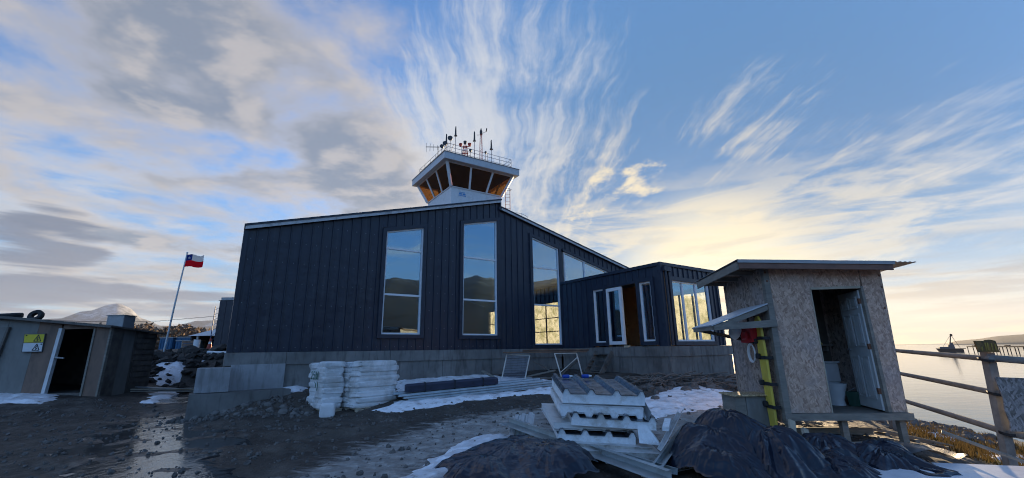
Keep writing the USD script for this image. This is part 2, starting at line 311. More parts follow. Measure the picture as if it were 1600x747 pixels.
def level_out(x, y, z):
    """flatten the land to just under the puddles"""
    for pl, lv in zip(MASK['WET'], WATER):
        w = np.clip(sdist(x, y, [pl]) / 1.4 + 0.55, 0, 1); w = w * w * (3 - 2 * w); z = z * (1 - w) + (lv - 0.010) * w
    return z
def surf(x, y):
    x, y = np.atleast_1d(np.asarray(x, float)), np.atleast_1d(np.asarray(y, float))
    return level_out(x, y, ground(x, y)) + bumps(x, y)
def gz(x, y): return float(surf(x, y)[0])
def axis(segs, lo, hi):
    a = []
    for s, e, st in segs: a += list(np.arange(s, e, st))
    a.append(segs[-1][1]); st = segs[-1][2]; v = a[-1]
    while v < hi: st *= 1.14; v += st; a.append(v)
    st = segs[0][2]; v = a[0]; left = []
    while v > lo: st *= 1.14; v -= st; left.append(v)
    return np.array(left[::-1] + a)
gx = axis([(-26, -14, 0.16), (-14, 9.5, 0.062), (9.5, 19, 0.14)], -15000, 15000)
gy = axis([(-4, 4.6, 0.2), (4.6, 14, 0.06), (14, 26, 0.14)], -15000, 15000)
XX, YY = np.meshgrid(gx, gy); shp = XX.shape
gxx, gyy = XX.ravel(), YY.ravel()
_d = {k: sdist(gxx, gyy, MASK[k]) for k in MASK}
gzz = surf(gxx, gyy)
ii = np.arange(gxx.size).reshape(shp)
gf = np.vstack([np.stack([ii[:-1, :-1], ii[:-1, 1:], ii[1:, 1:]], -1).reshape(-1, 3), np.stack([ii[:-1, :-1], ii[1:, 1:], ii[1:, :-1]], -1).reshape(-1, 3)])
def ground_look():
    g = Graph(); p = g.add('geometry') + '.position'
    at = lambda n: g.add('attribute', attribute=n) + '.fac'
    n1 = g.noise(p, 1.3, 8, 0.62); n2 = g.noise(p, 9.0, 6, 0.65); n3 = g.noise(p, 46.0, 4, 0.6)
    mud = g.ramp(f'{n1}.fac', [(0.3, (0.035, 0.027, 0.021)), (0.52, (0.062, 0.049, 0.038)), (0.72, (0.125, 0.105, 0.086))])
    mud = g.mix(g.smooth(f'{n2}.fac', 0.55, 0.75), mud, (0.10, 0.092, 0.083))
    mud = g.mix(g.smooth(f'{n3}.fac', 0.60, 0.72, 0.0, 0.55), mud, (0.16, 0.15, 0.14))
    # trodden icy slush
    ns = g.noise(g.add('mapping', vector=p, rotation=(0, 0, 0.62), scale=(1.0, 3.2, 1.0)) + '.vector', 2.3, 8, 0.66, 0.4)
    sl = g.smooth(g.math('add', at('slush'), g.linear(f'{ns}.fac', 0.25, 0.75, -0.5, 0.5)), 0.30, 0.75)
    slc = g.ramp(f'{n2}.fac', [(0.3, (0.24, 0.215, 0.19)), (0.6, (0.42, 0.39, 0.36)), (0.8, (0.62, 0.60, 0.58))])
    col = g.mix(g.math('multiply', sl, 0.85), mud, slc)
    gr = g.smooth(g.math('add', at('grass'), g.linear(f'{n2}.fac', 0.3, 0.7, -0.4, 0.4)), 0.35, 0.75)
    grc = g.ramp(f'{n1}.fac', [(0.3, (0.05, 0.055, 0.018)), (0.55, (0.12, 0.085, 0.03)), (0.75, (0.19, 0.12, 0.045))])
    col = g.mix(gr, col, grc)
    nv = g.add('voronoi_texture', vector=p, scale=9.0)
    pc = g.mix(g.smooth(at('pebble'), 0.3, 0.7), col, g.mix(0.8, f'{nv}.color', (0.11, 0.095, 0.085)))
    wetm = g.smooth(g.math('add', at('wet'), g.linear(f'{n1}.fac', 0.3, 0.7, -0.35, 0.35)), 0.2, 0.9)
    damp = g.mix(g.math('multiply', wetm, 0.5), pc, (0.022, 0.019, 0.018))
    ro = g.math('subtract', g.linear(f'{n2}.fac', 0.3, 0.7, 0.55, 0.95), g.math('multiply', wetm, 0.35))
    hb = g.math('add', f'{n2}.fac', g.math('multiply', f'{n3}.fac', 0.35))
    bp = g.add('bump', height=hb, strength=0.8, distance=0.035) + '.normal'
    b = g.add('principled_bsdf', base_color=damp, roughness=ro, normal=bp, specular_ior_level=0.4)
    return g.build('ground_look', surface=f'{b}.BSDF')
gm = setting('ground', trimesh.Trimesh(np.stack([gxx, gyy, gzz], 1), gf, process=False), ground_look())
for nm, key, wdt in (('slush', 'SLUSH', 0.7), ('wet', 'WET', 0.7), ('grass', 'GRASS', 0.6), ('pebble', 'PEB', 0.8)):
    val = np.clip(_d[key] / (2 * wdt) + 0.5, 0, 1)
    UsdGeom.PrimvarsAPI(gm).CreatePrimvar(nm, Sdf.ValueTypeNames.FloatArray, 'vertex').Set(Vt.FloatArray.FromNumpy(val.astype(np.float32)))

# shallow puddles: a level sheet of water that the lumps of mud stand out of
def water_look(name, color, rough_, bscale, bstr, dist, stretch=(1, 1, 1)):
    g = Graph(); p = g.add('mapping', vector=g.add('geometry') + '.position', scale=stretch) + '.vector'
    n = g.noise(p, bscale, 5, 0.6)
    bp = g.add('bump', height=f'{n}.fac', strength=bstr, distance=dist) + '.normal'
    b = g.add('principled_bsdf', base_color=color, roughness=rough_, normal=bp, ior=1.33, specular_ior_level=0.5)
    return g.build(name, surface=f'{b}.BSDF')
def sheet(polys, step, fz, grow=0.10, jitter=0.3, jf=1.2, seed=3):
    """grid over the polygons, trimmed to where fz says there is something"""
    out = []
    for pl in polys:
        b = Polygon(pl).bounds; x, y = np.meshgrid(np.arange(b[0] - 0.5, b[2] + 0.5, step), np.arange(b[1] - 0.5, b[3] + 0.5, step)); s = x.shape; x, y = x.ravel(), y.ravel()
        d = sdist(x, y, [pl]) + grow + jitter * 2 * fb(x, y, jf, seed, 5)
        z, keep = fz(x, y, d); i2 = np.arange(x.size).reshape(s); K_ = keep.reshape(s)
        cell = K_[:-1, :-1] & K_[:-1, 1:] & K_[1:, 1:] & K_[1:, :-1]
        q = np.stack([i2[:-1, :-1], i2[:-1, 1:], i2[1:, 1:], i2[1:, :-1]], -1)[cell]
        if not len(q): continue
        f = np.vstack([q[:, [0, 1, 2]], q[:, [0, 2, 3]]]); m = trimesh.Trimesh(np.stack([x, y, z], 1), f, process=False); m.remove_unreferenced_vertices(); out.append(m)
    return cat_(out)
pud = cat_([sheet([pl], 0.09, lambda x, y, d: (np.full(x.shape, lv) + np.clip(d, -1, 0) * 0.45, d > -0.6), jitter=0.9, jf=1.1) for pl, lv in zip(MASK['WET'], WATER)])
setting('puddle', pud, water_look('puddle_look', (0.03, 0.027, 0.025), 0.09, 6.0, 0.55, 0.018, (1.0, 0.6, 1.0)), smooth=True)

# snow lying in patches
def snow_look():
    g = Graph(); p = g.add('geometry') + '.position'
    n1 = g.noise(p, 5.0, 7, 0.65); n2 = g.noise(p, 70.0, 4, 0.6)
    c = g.ramp(f'{n1}.fac', [(0.30, (0.34, 0.30, 0.26)), (0.42, (0.72, 0.71, 0.72)), (0.6, (0.84, 0.85, 0.88))])
    bp = g.add('bump', height=g.math('add', f'{n1}.fac', g.math('multiply', f'{n2}.fac', 0.25)), strength=0.5, distance=0.04) + '.normal'
    b = g.add('principled_bsdf', base_color=c, roughness=0.75, normal=bp, subsurface_weight=0.0)
    return g.build('snow_look', surface=f'{b}.BSDF')
SNOW = snow_look()
def snow_z(x, y, d):
    t = np.clip(d / 0.25, -1.2, 1); return surf(x, y) + 0.055 * t + 0.06 * fb(x, y, 2.5, 17) + 0.05 * fb(x, y, 7.0, 19) - 0.006, d > -0.28
setting('snow', sheet(MASK['SNOW'], 0.06, snow_z, jitter=0.36, jf=1.7), SNOW, smooth=True, kind='stuff')

# the sea
sea = trimesh.Trimesh([[-16000, -16000, SEA], [16000, -16000, SEA], [16000, 16000, SEA], [-16000, 16000, SEA]], [[0, 1, 2], [0, 2, 3]], process=False)
setting('sea', sea, water_look('sea_look', (0.02, 0.035, 0.045), 0.06, 0.55, 0.16, 0.12, (0.5, 1.0, 1.0)))

# ---------------------------------------------------------------- the dark clad terminal building (facade frame: s along it, o out of it, z up)
AZ = math.radians(55.13)
FU = np.array([math.sin(AZ), math.cos(AZ), 0.0]); FN = np.array([FU[1], -FU[0], 0.0]); FZ = np.array([0, 0, 1.0])
FO = np.array([-0.577, 17.0, 0.0])
def F(s, o, z): return FO + FU * s + FN * o + FZ * z
def fbox(s0, s1, o0, o1, z0, z1): return obox(F(s0, o0, z0), FU * (s1 - s0), FN * (o1 - o0), FZ * (z1 - z0))
FLOOR = 1.68; S0, S1 = -8.75, 9.0; DEEP = -16.0
def roof_z(s): return 5.22 + (s - S0) * (7.68 - 5.22) / 8.80 if s <= 0.05 else 7.40 - (s - 0.05) * 0.2425
def cladding_look():
    g = Graph(); p = g.add('geometry') + '.position'
    n = g.noise(g.add('mapping', vector=p, scale=(1, 1, 0.25)) + '.vector', 1.6, 5, 0.6); n2 = g.noise(p, 30.0, 4, 0.6)
    rnd = g.add('geometry') + '.random_per_island'
    c = g.ramp(f'{n}.fac', [(0.3, (0.009, 0.013, 0.025)), (0.7, (0.015, 0.021, 0.037))])
    c = g.mix(g.smooth(f'{n2}.fac', 0.62, 0.75, 0, 0.35), c, (0.06, 0.065, 0.07))
    bn = g.add('bump', height=g.noise(p, 2.2, 3, 0.55) + '.fac', strength=0.45, distance=0.06) + '.normal'; stk = g.noise(g.add('mapping', vector=p, scale=(5.0, 5.0, 0.22)) + '.vector', 2.4, 6, 0.62); c = g.mix(g.smooth(f'{stk}.fac', 0.50, 0.72, 0, 0.5), c, (0.045, 0.05, 0.058))
    b = g.add('principled_bsdf', base_color=c, roughness=g.linear(f'{n}.fac', 0.3, 0.7, 0.30, 0.44), metallic=0.0, specular_ior_level=0.55, normal=bn)
    return g.build('cladding_look', surface=f'{b}.BSDF')
CLAD = cladding_look()
TRIM = plain('dark_trim_look', (0.016, 0.021, 0.034), 0.38, var=0.2)
PVC = plain('white_frame_look', (0.74, 0.75, 0.76), 0.35, var=0.05)
FASC = plain('grey_fascia_look', (0.52, 0.52, 0.52), 0.5, var=0.12, dirt=(0.16, 0.15, 0.14), dirt_amt=0.6)
INNER = plain('inner_wall_look', (0.14, 0.13, 0.12), 0.9, var=0.2)
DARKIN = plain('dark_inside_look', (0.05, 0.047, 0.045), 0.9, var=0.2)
def osb_look(name, a, b, c, scale=17.0, grey=0.0):
    g = Graph(); p = g.add('geometry') + '.position'
    wv = g.add('noise_texture', vector=p, scale=6.0, detail=2.0); pw = g.vmath('multiply_add', f'{wv}.color', (0.05, 0.05, 0.05), vector3=p) + '.vector'
    vs = [g.add('voronoi_texture', vector=g.add('mapping', vector=pw, rotation=(a_, b_, c_), scale=(1.0, 0.62, 0.30), mapping_type='texture') + '.vector', scale=scale * k_) for a_, b_, c_, k_ in ((0.2, 0.35, 0.3, 0.95), (0.9, 1.35, 0.5, 1.1), (0.4, 2.45, 0.2, 1.0), (1.3, 0.95, 0.8, 1.25))]
    f = None
    for i_, v_ in enumerate(vs):
        sp_ = g.add('separate_color', color=f'{v_}.color')
        f = f'{sp_}.r' if f is None else g.add('mix_float', fac=g.math('greater_than', f'{sp_}.g', 0.52), a=f, b=f'{sp_}.r') + '.result'
    big = g.noise(p, 1.4, 6, 0.6)
    col = g.ramp(f, [(0.03, c), (0.30, a), (0.70, b), (0.97, tuple(min(q * 1.22, 1) for q in b))])
    col = g.mix(g.smooth(f'{big}.fac', 0.42, 0.66, 0.0, grey), col, (0.33, 0.335, 0.36))
    bp = g.add('bump', height=f, strength=0.35, distance=0.006) + '.normal'
    bb = g.add('principled_bsdf', base_color=col, roughness=0.8, normal=bp, specular_ior_level=0.25)
    return g.build(name, surface=f'{bb}.BSDF')
OSB_IN = osb_look('inside_board_look', (0.26, 0.14, 0.07), (0.34, 0.20, 0.10), (0.12, 0.06, 0.035))
def glass_look(name, tint=(0.80, 0.84, 0.86), refl=(0.50, 0.78, 1.0), ior=1.9, refl_min=0.0):
    g = Graph(); geo = g.add('geometry'); p = geo + '.position'
    nrm = g.add('bump', height=g.noise(p, 0.7, 2, 0.5) + '.fac', strength=0.12, distance=0.05) + '.normal'
    t = g.add('transparent_bsdf', color=tint); gl = g.add('glossy_bsdf', color=refl, roughness=0.015, normal=nrm); fr = g.add('fresnel', IOR=ior)
    m = g.add('mix_closure', fac=g.math('multiply', g.math('maximum', f'{fr}.fac', refl_min), g.math('subtract', 1.0, f'{geo}.backfacing')), closure1=f'{t}.BSDF', closure2=f'{gl}.BSDF'); return g.build(name, surface=f'{m}.closure')
GLASS = glass_look('window_glass_look', ior=1.9, refl_min=0.48)
def film_look(name, color, dark, scale):
    """translucent sheeting with the weather behind it"""
    g = Graph(); p = g.add('geometry') + '.position'
    n = g.noise(p, scale, 7, 0.65, 0.6); n2 = g.noise(p, scale * 6, 4, 0.6)
    c = g.mix(g.smooth(g.math('add', f'{n}.fac', g.math('multiply', f'{n2}.fac', 0.3)), 0.52, 0.82), color, dark)
    t = g.add('translucent_bsdf', color=c); df = g.add('diffuse_bsdf', color=c)
    m = g.add('mix_closure', fac=0.2, closure1=f'{t}.BSDF', closure2=f'{df}.BSDF'); return g.build(name, surface=f'{m}.closure')
FILM = film_look('sheeting_look', (0.94, 0.90, 0.70), (0.42, 0.42, 0.24), 1.9)
def concrete_look(name, a, b, stain, seam=None):
    g = Graph(); p = g.add('geometry') + '.position'
    n = g.noise(p, 1.1, 8, 0.62, 0.3); n2 = g.noise(g.add('mapping', vector=p, scale=(3.0, 3.0, 0.55)) + '.vector', 2.2, 7, 0.6); n3 = g.noise(p, 55.0, 4, 0.6)
    c = g.ramp(f'{n}.fac', [(0.30, a), (0.70, b)])
    c = g.mix(g.smooth(f'{n2}.fac', 0.48, 0.68, 0, 0.6), c, stain)
    c = g.mix(g.smooth(f'{n3}.fac', 0.62, 0.72, 0, 0.5), c, tuple(q * 0.5 for q in a))
    bp = g.add('bump', height=g.math('add', f'{n}.fac', g.math('multiply', f'{n3}.fac', 0.3)), strength=0.55, distance=0.03) + '.normal'
    bb = g.add('principled_bsdf', base_color=c, roughness=0.88, normal=bp, specular_ior_level=0.25); return g.build(name, surface=f'{bb}.BSDF')
CONC = concrete_look('concrete_look', (0.12, 0.115, 0.108), (0.25, 0.24, 0.225), (0.07, 0.064, 0.058))
CONC2 = concrete_look('pale_concrete_look', (0.25, 0.25, 0.255), (0.37, 0.37, 0.375), (0.17, 0.165, 0.16))

def single_quad(o, a, b): o = np.asarray(o, float); return trimesh.Trimesh(np.array([o, o + a, o + a + b, o + b]), [[0, 1, 2], [0, 2, 3]], process=False)
tb = Thing('terminal_building', 'dark navy metal clad building with tall white framed windows and slanted roof', 'building', F(0, 0, 0.6))
# windows of the main facade: s0, s1, sill, top(s) left and right, transoms
WIN = [(-4.60, -3.24, 2.20, 5.69, 6.02, (3.52, 5.11)), (-1.61, -0.07, 2.19, 6.43, 6.80, (3.50, 5.13)), (1.72, 3.20, 1.83, 6.36, 6.01, (3.46, 5.05))]
CLER = (3.53, 7.3, 4.3, 5.92, 5.00)
SEAM = 0.298; RIB = 0.035
def panel(s0, s1, zb, zt0, zt1, o=0.0, fr=None, rib0=True, rib1=False):
    """one cladding sheet: a flat pan with a raised seam on its left edge, cut to a sloping top"""
    fr = fr or F
    w = s1 - s0; ss = [s0, s0 + 0.004, s0 + 0.012, s0 + 0.034, s0 + 0.042, s1 - 0.002] if rib0 and w > 0.08 else [s0, s1 - 0.002]
    oo = [0.0, 0.0, RIB, RIB, 0.0, 0.0] if rib0 and w > 0.08 else [0.0, 0.0]
    lo = [fr(a, o + b, zb) for a, b in zip(ss, oo)]; hi = [fr(a, o + b, zt0 + (zt1 - zt0) * (a - s0) / w) for a, b in zip(ss, oo)]
    n = len(ss); V = lo + hi + [fr(s0, o - 0.02, zb), fr(s1 - 0.002, o - 0.02, zb), fr(s0, o - 0.02, zt0), fr(s1 - 0.002, o - 0.02, zt1)]; fc = []
    for i in range(n - 1): fc += [[i, i + 1, n + i + 1], [i, n + i + 1, n + i]]
    a, b, c, d = 2 * n, 2 * n + 1, 2 * n + 2, 2 * n + 3
    fc += [[a, 0, n], [a, n, c], [n - 1, b, d], [n - 1, d, 2 * n - 1], [c, n, 2 * n - 1], [c, 2 * n - 1, d], [0, a, b], [0, b, n - 1]]
    return trimesh.Trimesh(np.array(V), np.array(fc), process=False)
def clad(top, s_lo, s_hi, holes, base, o=0.0, fr=None, seam=SEAM):
    """sheets side by side from s_lo to s_hi, stopped at openings (s0, s1, z0, top0, top1)"""
    cuts = set(np.round(np.arange(s_lo, s_hi, seam), 4)) | {s_hi}
    seams = set(cuts)
    for h in holes: cuts |= {round(h[0], 4), round(h[1], 4)}
    cuts = sorted(c for c in cuts if s_lo <= c <= s_hi)
    for a, b in zip(cuts[:-1], cuts[1:]):
        if b - a < 0.015: continue
        rib = a in seams; mid = (a + b) / 2; h = next((q for q in holes if q[0] <= mid <= q[1]), None)
        if h is None: tb.part('siding_panel', panel(a, b, base, top(a), top(b), o, fr, rib), CLAD); continue
        if h[2] - base > 0.06: tb.part('siding_panel', panel(a, b, base, h[2], h[2], o, fr, rib), CLAD)
        ta, tb_ = (h[3] + (h[4] - h[3]) * (q - h[0]) / (h[1] - h[0]) for q in (a, b))
        if top(a) - ta > 0.04: tb.part('siding_panel', panel(a, b, ta, top(a), top(b), o, fr, rib) if abs(ta - tb_) < 1e-6 else _sloped(a, b, ta, tb_, top(a), top(b), o, fr, rib), CLAD)
def _sloped(a, b, z0, z1, t0, t1, o, fr, rib):
    m = panel(a, b, 0.0, 1.0, 1.0, o, fr, rib); v = np.array(m.vertices); fr = fr or F
    e = fr(1, 0, 0) - fr(0, 0, 0); k = np.clip(((v - fr(a, 0, 0)) @ e) / (b - a), 0, 1); zz = v[:, 2]
    v[:, 2] = np.where(zz < 0.5, z0 + (z1 - z0) * k, t0 + (t1 - t0) * k); m.vertices = v; return m
SUR = 0.13                                                   # width of the dark surround of each opening
def grow(h): return (h[0] - SUR, h[1] + SUR, h[2] - SUR, h[3] + SUR, h[4] + SUR)
holes = [grow(w[:5]) for w in WIN] + [(CLER[0] - 0.09, CLER[1], CLER[2], CLER[3] + 0.11, CLER[4] + 0.11)]
wtop = lambda s: roof_z(s) - 0.06
clad(wtop, S0, 0.05, [h for h in holes if h[1] <= 0.06], FLOOR, 0.0); clad(wtop, 0.05, S1, [h for h in holes if h[0] > 0.05], FLOOR, 0.0)

def bar(p, q, w, h, up): return beam(p, q, w, h, up)
def window(s0, s1, z0, t0, t1, transoms=(), mull=(), fr=None, o=0.0, sur=True, fw=0.055, glass=GLASS, name='window', label=None):
    """frame ring, dark surround, panes and bars of one opening"""
    fr = fr or F; rows = [z0] + list(transoms)
    top = lambda s: t0 + (t1 - t0) * (s - s0) / (s1 - s0)
    ring = cat_([_quad(fr, (s0, z0), (s0 + fw, z0), (s0 + fw, top(s0 + fw)), (s0, t0), o - 0.075, o + 0.012), _quad(fr, (s1 - fw, z0), (s1, z0), (s1, t1), (s1 - fw, top(s1 - fw)), o - 0.075, o + 0.012),
                 _quad(fr, (s0 + fw, z0), (s1 - fw, z0), (s1 - fw, z0 + fw), (s0 + fw, z0 + fw), o - 0.075, o + 0.010), _quad(fr, (s0 + fw, top(s0 + fw) - fw), (s1 - fw, top(s1 - fw) - fw), (s1 - fw, top(s1 - fw)), (s0 + fw, top(s0 + fw)), o - 0.075, o + 0.010)])
    w = tb.part(name, ring, PVC, label=label)
    for t in transoms: tb.part('transom', _quad(fr, (s0 + fw, t - 0.032), (s1 - fw, t - 0.032), (s1 - fw, t + 0.032), (s0 + fw, t + 0.032), o - 0.07, o + 0.004), PVC, parent=w)
    for m in mull: tb.part('mullion', _quad(fr, (m - 0.03, z0 + fw), (m + 0.03, z0 + fw), (m + 0.03, top(m + 0.03) - fw), (m - 0.03, top(m - 0.03) - fw), o - 0.07, o + 0.004), PVC, parent=w)
    ed = [z0 + fw] + list(transoms); xs = [s0 + fw] + list(mull) + [s1 - fw]
    for i, lo in enumerate(ed):
        for a, b in zip(xs[:-1], xs[1:]):
            ha, hb = (ed[i + 1], ed[i + 1]) if i + 1 < len(ed) else (top(a) - fw, top(b) - fw)
            tb.part('pane', _quad(fr, (a, lo), (b, lo), (b, hb), (a, ha), o - 0.042, o - 0.036), glass, parent=w)
    if sur:
        S = SUR; dz = (t1 - t0) / (s1 - s0) * S
        tb.part('surround', cat_([_quad(fr, (s0 - S, z0 - S), (s0, z0 - S), (s0, t0 + S), (s0 - S, t0 + S - dz), o - 0.06, o + 0.07), _quad(fr, (s1, z0 - S), (s1 + S, z0 - S), (s1 + S, t1 + S + dz), (s1, t1 + S), o - 0.06, o + 0.07),
                                  _quad(fr, (s0, z0 - S), (s1, z0 - S), (s1, z0), (s0, z0), o - 0.06, o + 0.068), _quad(fr, (s0, t0), (s1, t1), (s1, t1 + S), (s0, t0 + S), o - 0.06, o + 0.068)]), TRIM, parent=w)
    return w
def _quad(fr, a, b, c, d, o0, o1):
    V = [fr(p[0], o0, p[1]) for p in (a, b, c, d)] + [fr(p[0], o1, p[1]) for p in (a, b, c, d)]
    f = np.array([[0, 2, 1], [0, 3, 2], [4, 5, 6], [4, 6, 7], [0, 1, 5], [0, 5, 4], [1, 2, 6], [1, 6, 5], [2, 3, 7], [2, 7, 6], [3, 0, 4], [3, 4, 7]])
    m = trimesh.Trimesh(np.array(V), f, process=False)
    if m.volume < 0: m.invert()
    return m
for w in WIN: window(*w[:5], transoms=w[5])
window(CLER[0], CLER[1], CLER[2], CLER[3], CLER[4], mull=(4.77, 6.2), sur=False, label='slanting clerestory window under the right roof slope')
tb.part('surround', _quad(F, (CLER[0] - 0.09, CLER[3] + 0.022), (CLER[1], CLER[4]), (CLER[1], CLER[4] + 0.11), (CLER[0] - 0.09, CLER[3] + 0.132), -0.06, 0.068), TRIM)

# rows of fixing screws
scr = []
for s_ in np.arange(S0 + 0.17, 8.6, SEAM):
    for z_ in np.arange(1.80, 7.6, 0.62):
        if z_ < roof_z(s_) - 0.2 and not any(h[0] < s_ < h[1] and h[2] < z_ < max(h[3], h[4]) for h in holes): scr.append(cbox(F(s_, 0.004, z_), FU * 0.022, FN * 0.01, FZ * 0.022))
tb.part('screw', cat_(scr), plain('screw_look', (0.22, 0.23, 0.25), 0.35, metal=0.8), kind='stuff')
# structural shell behind the cladding
shell = []
op = [(w[0] - 0.02, w[1] + 0.02, w[2] - 0.02, max(w[3], w[4]) + 0.02) for w in WIN] + [(CLER[0] - 0.02, CLER[1] + 0.02, CLER[2], 6.0)]
cuts = sorted({S0 + 0.02, S1 - 0.02, 0.05} | {q for h in op for q in h[:2]} | {3.45, 6.45})
for a, b in zip(cuts[:-1], cuts[1:]):
    h = next((q for q in op if q[0] < (a + b) / 2 < q[1]), None); za, zb = roof_z(a) - 0.12, roof_z(b) - 0.12
    if h is None:
        if 3.44 < (a + b) / 2 < 6.5: shell.append(_quad(F, (a, 4.3), (b, 4.3), (b, zb), (a, za), -0.16, -0.03))
        else: shell.append(_quad(F, (a, FLOOR), (b, FLOOR), (b, zb), (a, za), -0.16, -0.03))
    else:
        if not (3.44 < (a + b) / 2 < 6.6) and h[2] > FLOOR + 0.05: shell.append(_quad(F, (a, FLOOR), (b, FLOOR), (b, h[2]), (a, h[2]), -0.16, -0.03))
        ta = lambda s: (next(w for w in WIN + [CLER] if w[0] - 0.03 <= (a + b) / 2 <= w[1] + 0.03)); w_ = ta(0); tt = lambda s: w_[3] + (w_[4] - w_[3]) * (s - w_[0]) / (w_[1] - w_[0]) + 0.02
        shell.append(_quad(F, (a, tt(a)), (b, tt(b)), (b, zb), (a, za), -0.16, -0.03))
tb.part('wall', cat_(shell), INNER)
SKEW = 0.75
bl = lambda z: F(S0 + SKEW, DEEP, z)
def wall_line(p, q, z0, z1a, z1b, t, mat, name='wall'):
    p, q = np.asarray(p, float), np.asarray(q, float); d = unit(q - p); n = np.array([-d[1], d[0], 0]) * t
    V = [p + FZ * z0, q + FZ * z0, q + FZ * z1b, p + FZ * z1a]; V = V + [v + n for v in V]
    f = np.array([[0, 2, 1], [0, 3, 2], [4, 5, 6], [4, 6, 7], [0, 1, 5], [0, 5, 4], [1, 2, 6], [1, 6, 5], [2, 3, 7], [2, 7, 6], [3, 0, 4], [3, 4, 7]])
    m = trimesh.Trimesh(np.array(V), f, process=False)
    if m.volume < 0: m.invert()
    return tb.part(name, m, mat)
wall_line(F(S0, -0.165, 0), bl(0), FLOOR, 5.13, 5.22 - 0.06, -0.15, CLAD)                       # left end
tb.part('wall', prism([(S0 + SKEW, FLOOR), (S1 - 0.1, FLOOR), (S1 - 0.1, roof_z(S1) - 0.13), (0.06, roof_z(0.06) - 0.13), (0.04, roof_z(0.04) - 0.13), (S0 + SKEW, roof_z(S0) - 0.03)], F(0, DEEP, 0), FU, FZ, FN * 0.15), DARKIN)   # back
# right end: posts and rails with translucent sheeting between them, solid above
for a, b, z0, z1 in ((-0.2, -0.9, FLOOR, 4.6), (-15.2, -15.8, FLOOR, 4.6), (-0.2, -15.8, 4.6, roof_z(S1) - 0.1)): tb.part('wall', fbox(S1 - 0.13, S1, b, a, z0, z1), DARKIN)
tb.part('sheeting', single_quad(F(S1 - 0.02, -15.2, FLOOR), FN * 14.3, FZ * (4.6 - FLOOR)), FILM, label='translucent sheeting closing the far end of the hall')
for k in range(9): tb.part('stud', fbox(S1 - 0.1, S1 - 0.04, -1.0 - k * 1.75 - 0.05, -1.0 - k * 1.75 + 0.02, FLOOR, 4.6), DARKIN)
for z in (2.75, 3.6): tb.part('rail', fbox(S1 - 0.12, S1 - 0.08, -15.2, -0.9, z, z + 0.05), DARKIN)
tb.part('floor', fbox(S0 + SKEW + 0.1, S1 - 0.02, DEEP, -0.17, FLOOR - 0.2, FLOOR + 0.02), CONC)
# the two roofs
def roof(sa, sb, za, zb, back_skew=0.0):
    V = [F(sa, 0.10, za), F(sb, 0.10, zb), F(sb, DEEP, zb), F(sa + back_skew, DEEP, za + (0.1 if back_skew else 0))]; V += [v - FZ * 0.13 for v in V]
    f = np.array([[0, 1, 2], [0, 2, 3], [4, 6, 5], [4, 7, 6], [0, 4, 5], [0, 5, 1], [1, 5, 6], [1, 6, 2], [2, 6, 7], [2, 7, 3], [3, 7, 4], [3, 4, 0]])
    m = trimesh.Trimesh(np.array(V), f, process=False)
    if m.volume < 0: m.invert()
    return m
tb.part('roof', roof(S0 - 0.03, 0.10, 5.27, 7.745, SKEW), TRIM); tb.part('roof', roof(0.03, S1 + 0.05, 7.42, roof_z(S1) + 0.01), TRIM)
def edge(sa, za, sb, zb, o, h, t, mat, name): tb.part(name, _quad(F, (sa, za - h), (sb, zb - h), (sb, zb), (sa, za), o, o + t), mat)
edge(S0 - 0.03, 5.285, 0.12, 7.765, 0.10, 0.06, 0.05, TRIM, 'verge_cap'); edge(S0 + 0.0, 5.228, 0.10, 7.705, 0.102, 0.10, 0.03, FASC, 'fascia')
edge(0.135, 7.42, S1 + 0.05, roof_z(S1) + 0.02, 0.10, 0.05, 0.05, TRIM, 'verge_cap'); edge(0.13, 7.368, S1 + 0.03, roof_z(S1) - 0.032, 0.102, 0.09, 0.03, FASC, 'fascia')
tb.part('ridge_flashing', _quad(F, (0.06, 7.30), (0.125, 7.30), (0.125, 7.64), (0.06, 7.63), DEEP + 0.2, 0.095), TRIM)
tb.part('corner_trim', _quad(F, (S0 - 0.02, FLOOR), (S0 + 0.10, FLOOR), (S0 + 0.10, 5.16), (S0 - 0.02, 5.13), -0.15, 0.045), TRIM)

# ---- the projecting annex: its front runs with the facade, its left side faces the yard
A0, A1, AO, ATOP = 3.24, 6.66, 5.215, 4.49
G = lambda t, o, z: F(A0 - o, t, z)                           # left side frame: t = distance out from the facade, o = proud of it
L_OPEN = [(2.00, 2.56, 1.86, 3.89, 3.89), (2.63, 4.22, 1.76, 3.88, 3.88), (4.29, 4.80, 1.85, 3.89, 3.89)]
AWIN = (3.74, 6.01, 1.83, 3.90, 3.90)
clad(lambda s: ATOP - 0.05, 0.10, AO - 0.10, [(1.90, 4.90, FLOOR - 0.0, 3.98, 3.98)], FLOOR, 0.0, G)
clad(lambda s: ATOP - 0.05, A0 + 0.10, A1, [grow(AWIN)], FLOOR, AO, None)
window(*AWIN, mull=(4.40, 5.21), fr=F, o=AO, label='wide front window of the annex with two mullions')
window(*L_OPEN[0], fr=G); window(*L_OPEN[2], fr=G)
window(2.64, 3.44, 1.77, 3.87, 3.87, fr=G, o=0.02, sur=False, fw=0.12, name='door', label='white framed glazed door leaf')
tb.part('threshold', _quad(G, (3.44, FLOOR - 0.02), (3.62, FLOOR - 0.02), (3.62, FLOOR + 0.05), (3.44, FLOOR + 0.05), -0.05, 0.10), plain('pale_timber_look', (0.55, 0.45, 0.32), 0.7))
tb.part('door_head', _quad(G, (2.56, 3.90), (4.29, 3.90), (4.29, 3.99), (2.56, 3.99), -0.15, 0.035), TRIM)
for a, b in ((2.565, 2.635), (4.225, 4.285)): tb.part('door_jamb', _quad(G, (a, FLOOR), (b, FLOOR), (b, 3.9), (a, 3.9), -0.15, 0.03), TRIM)
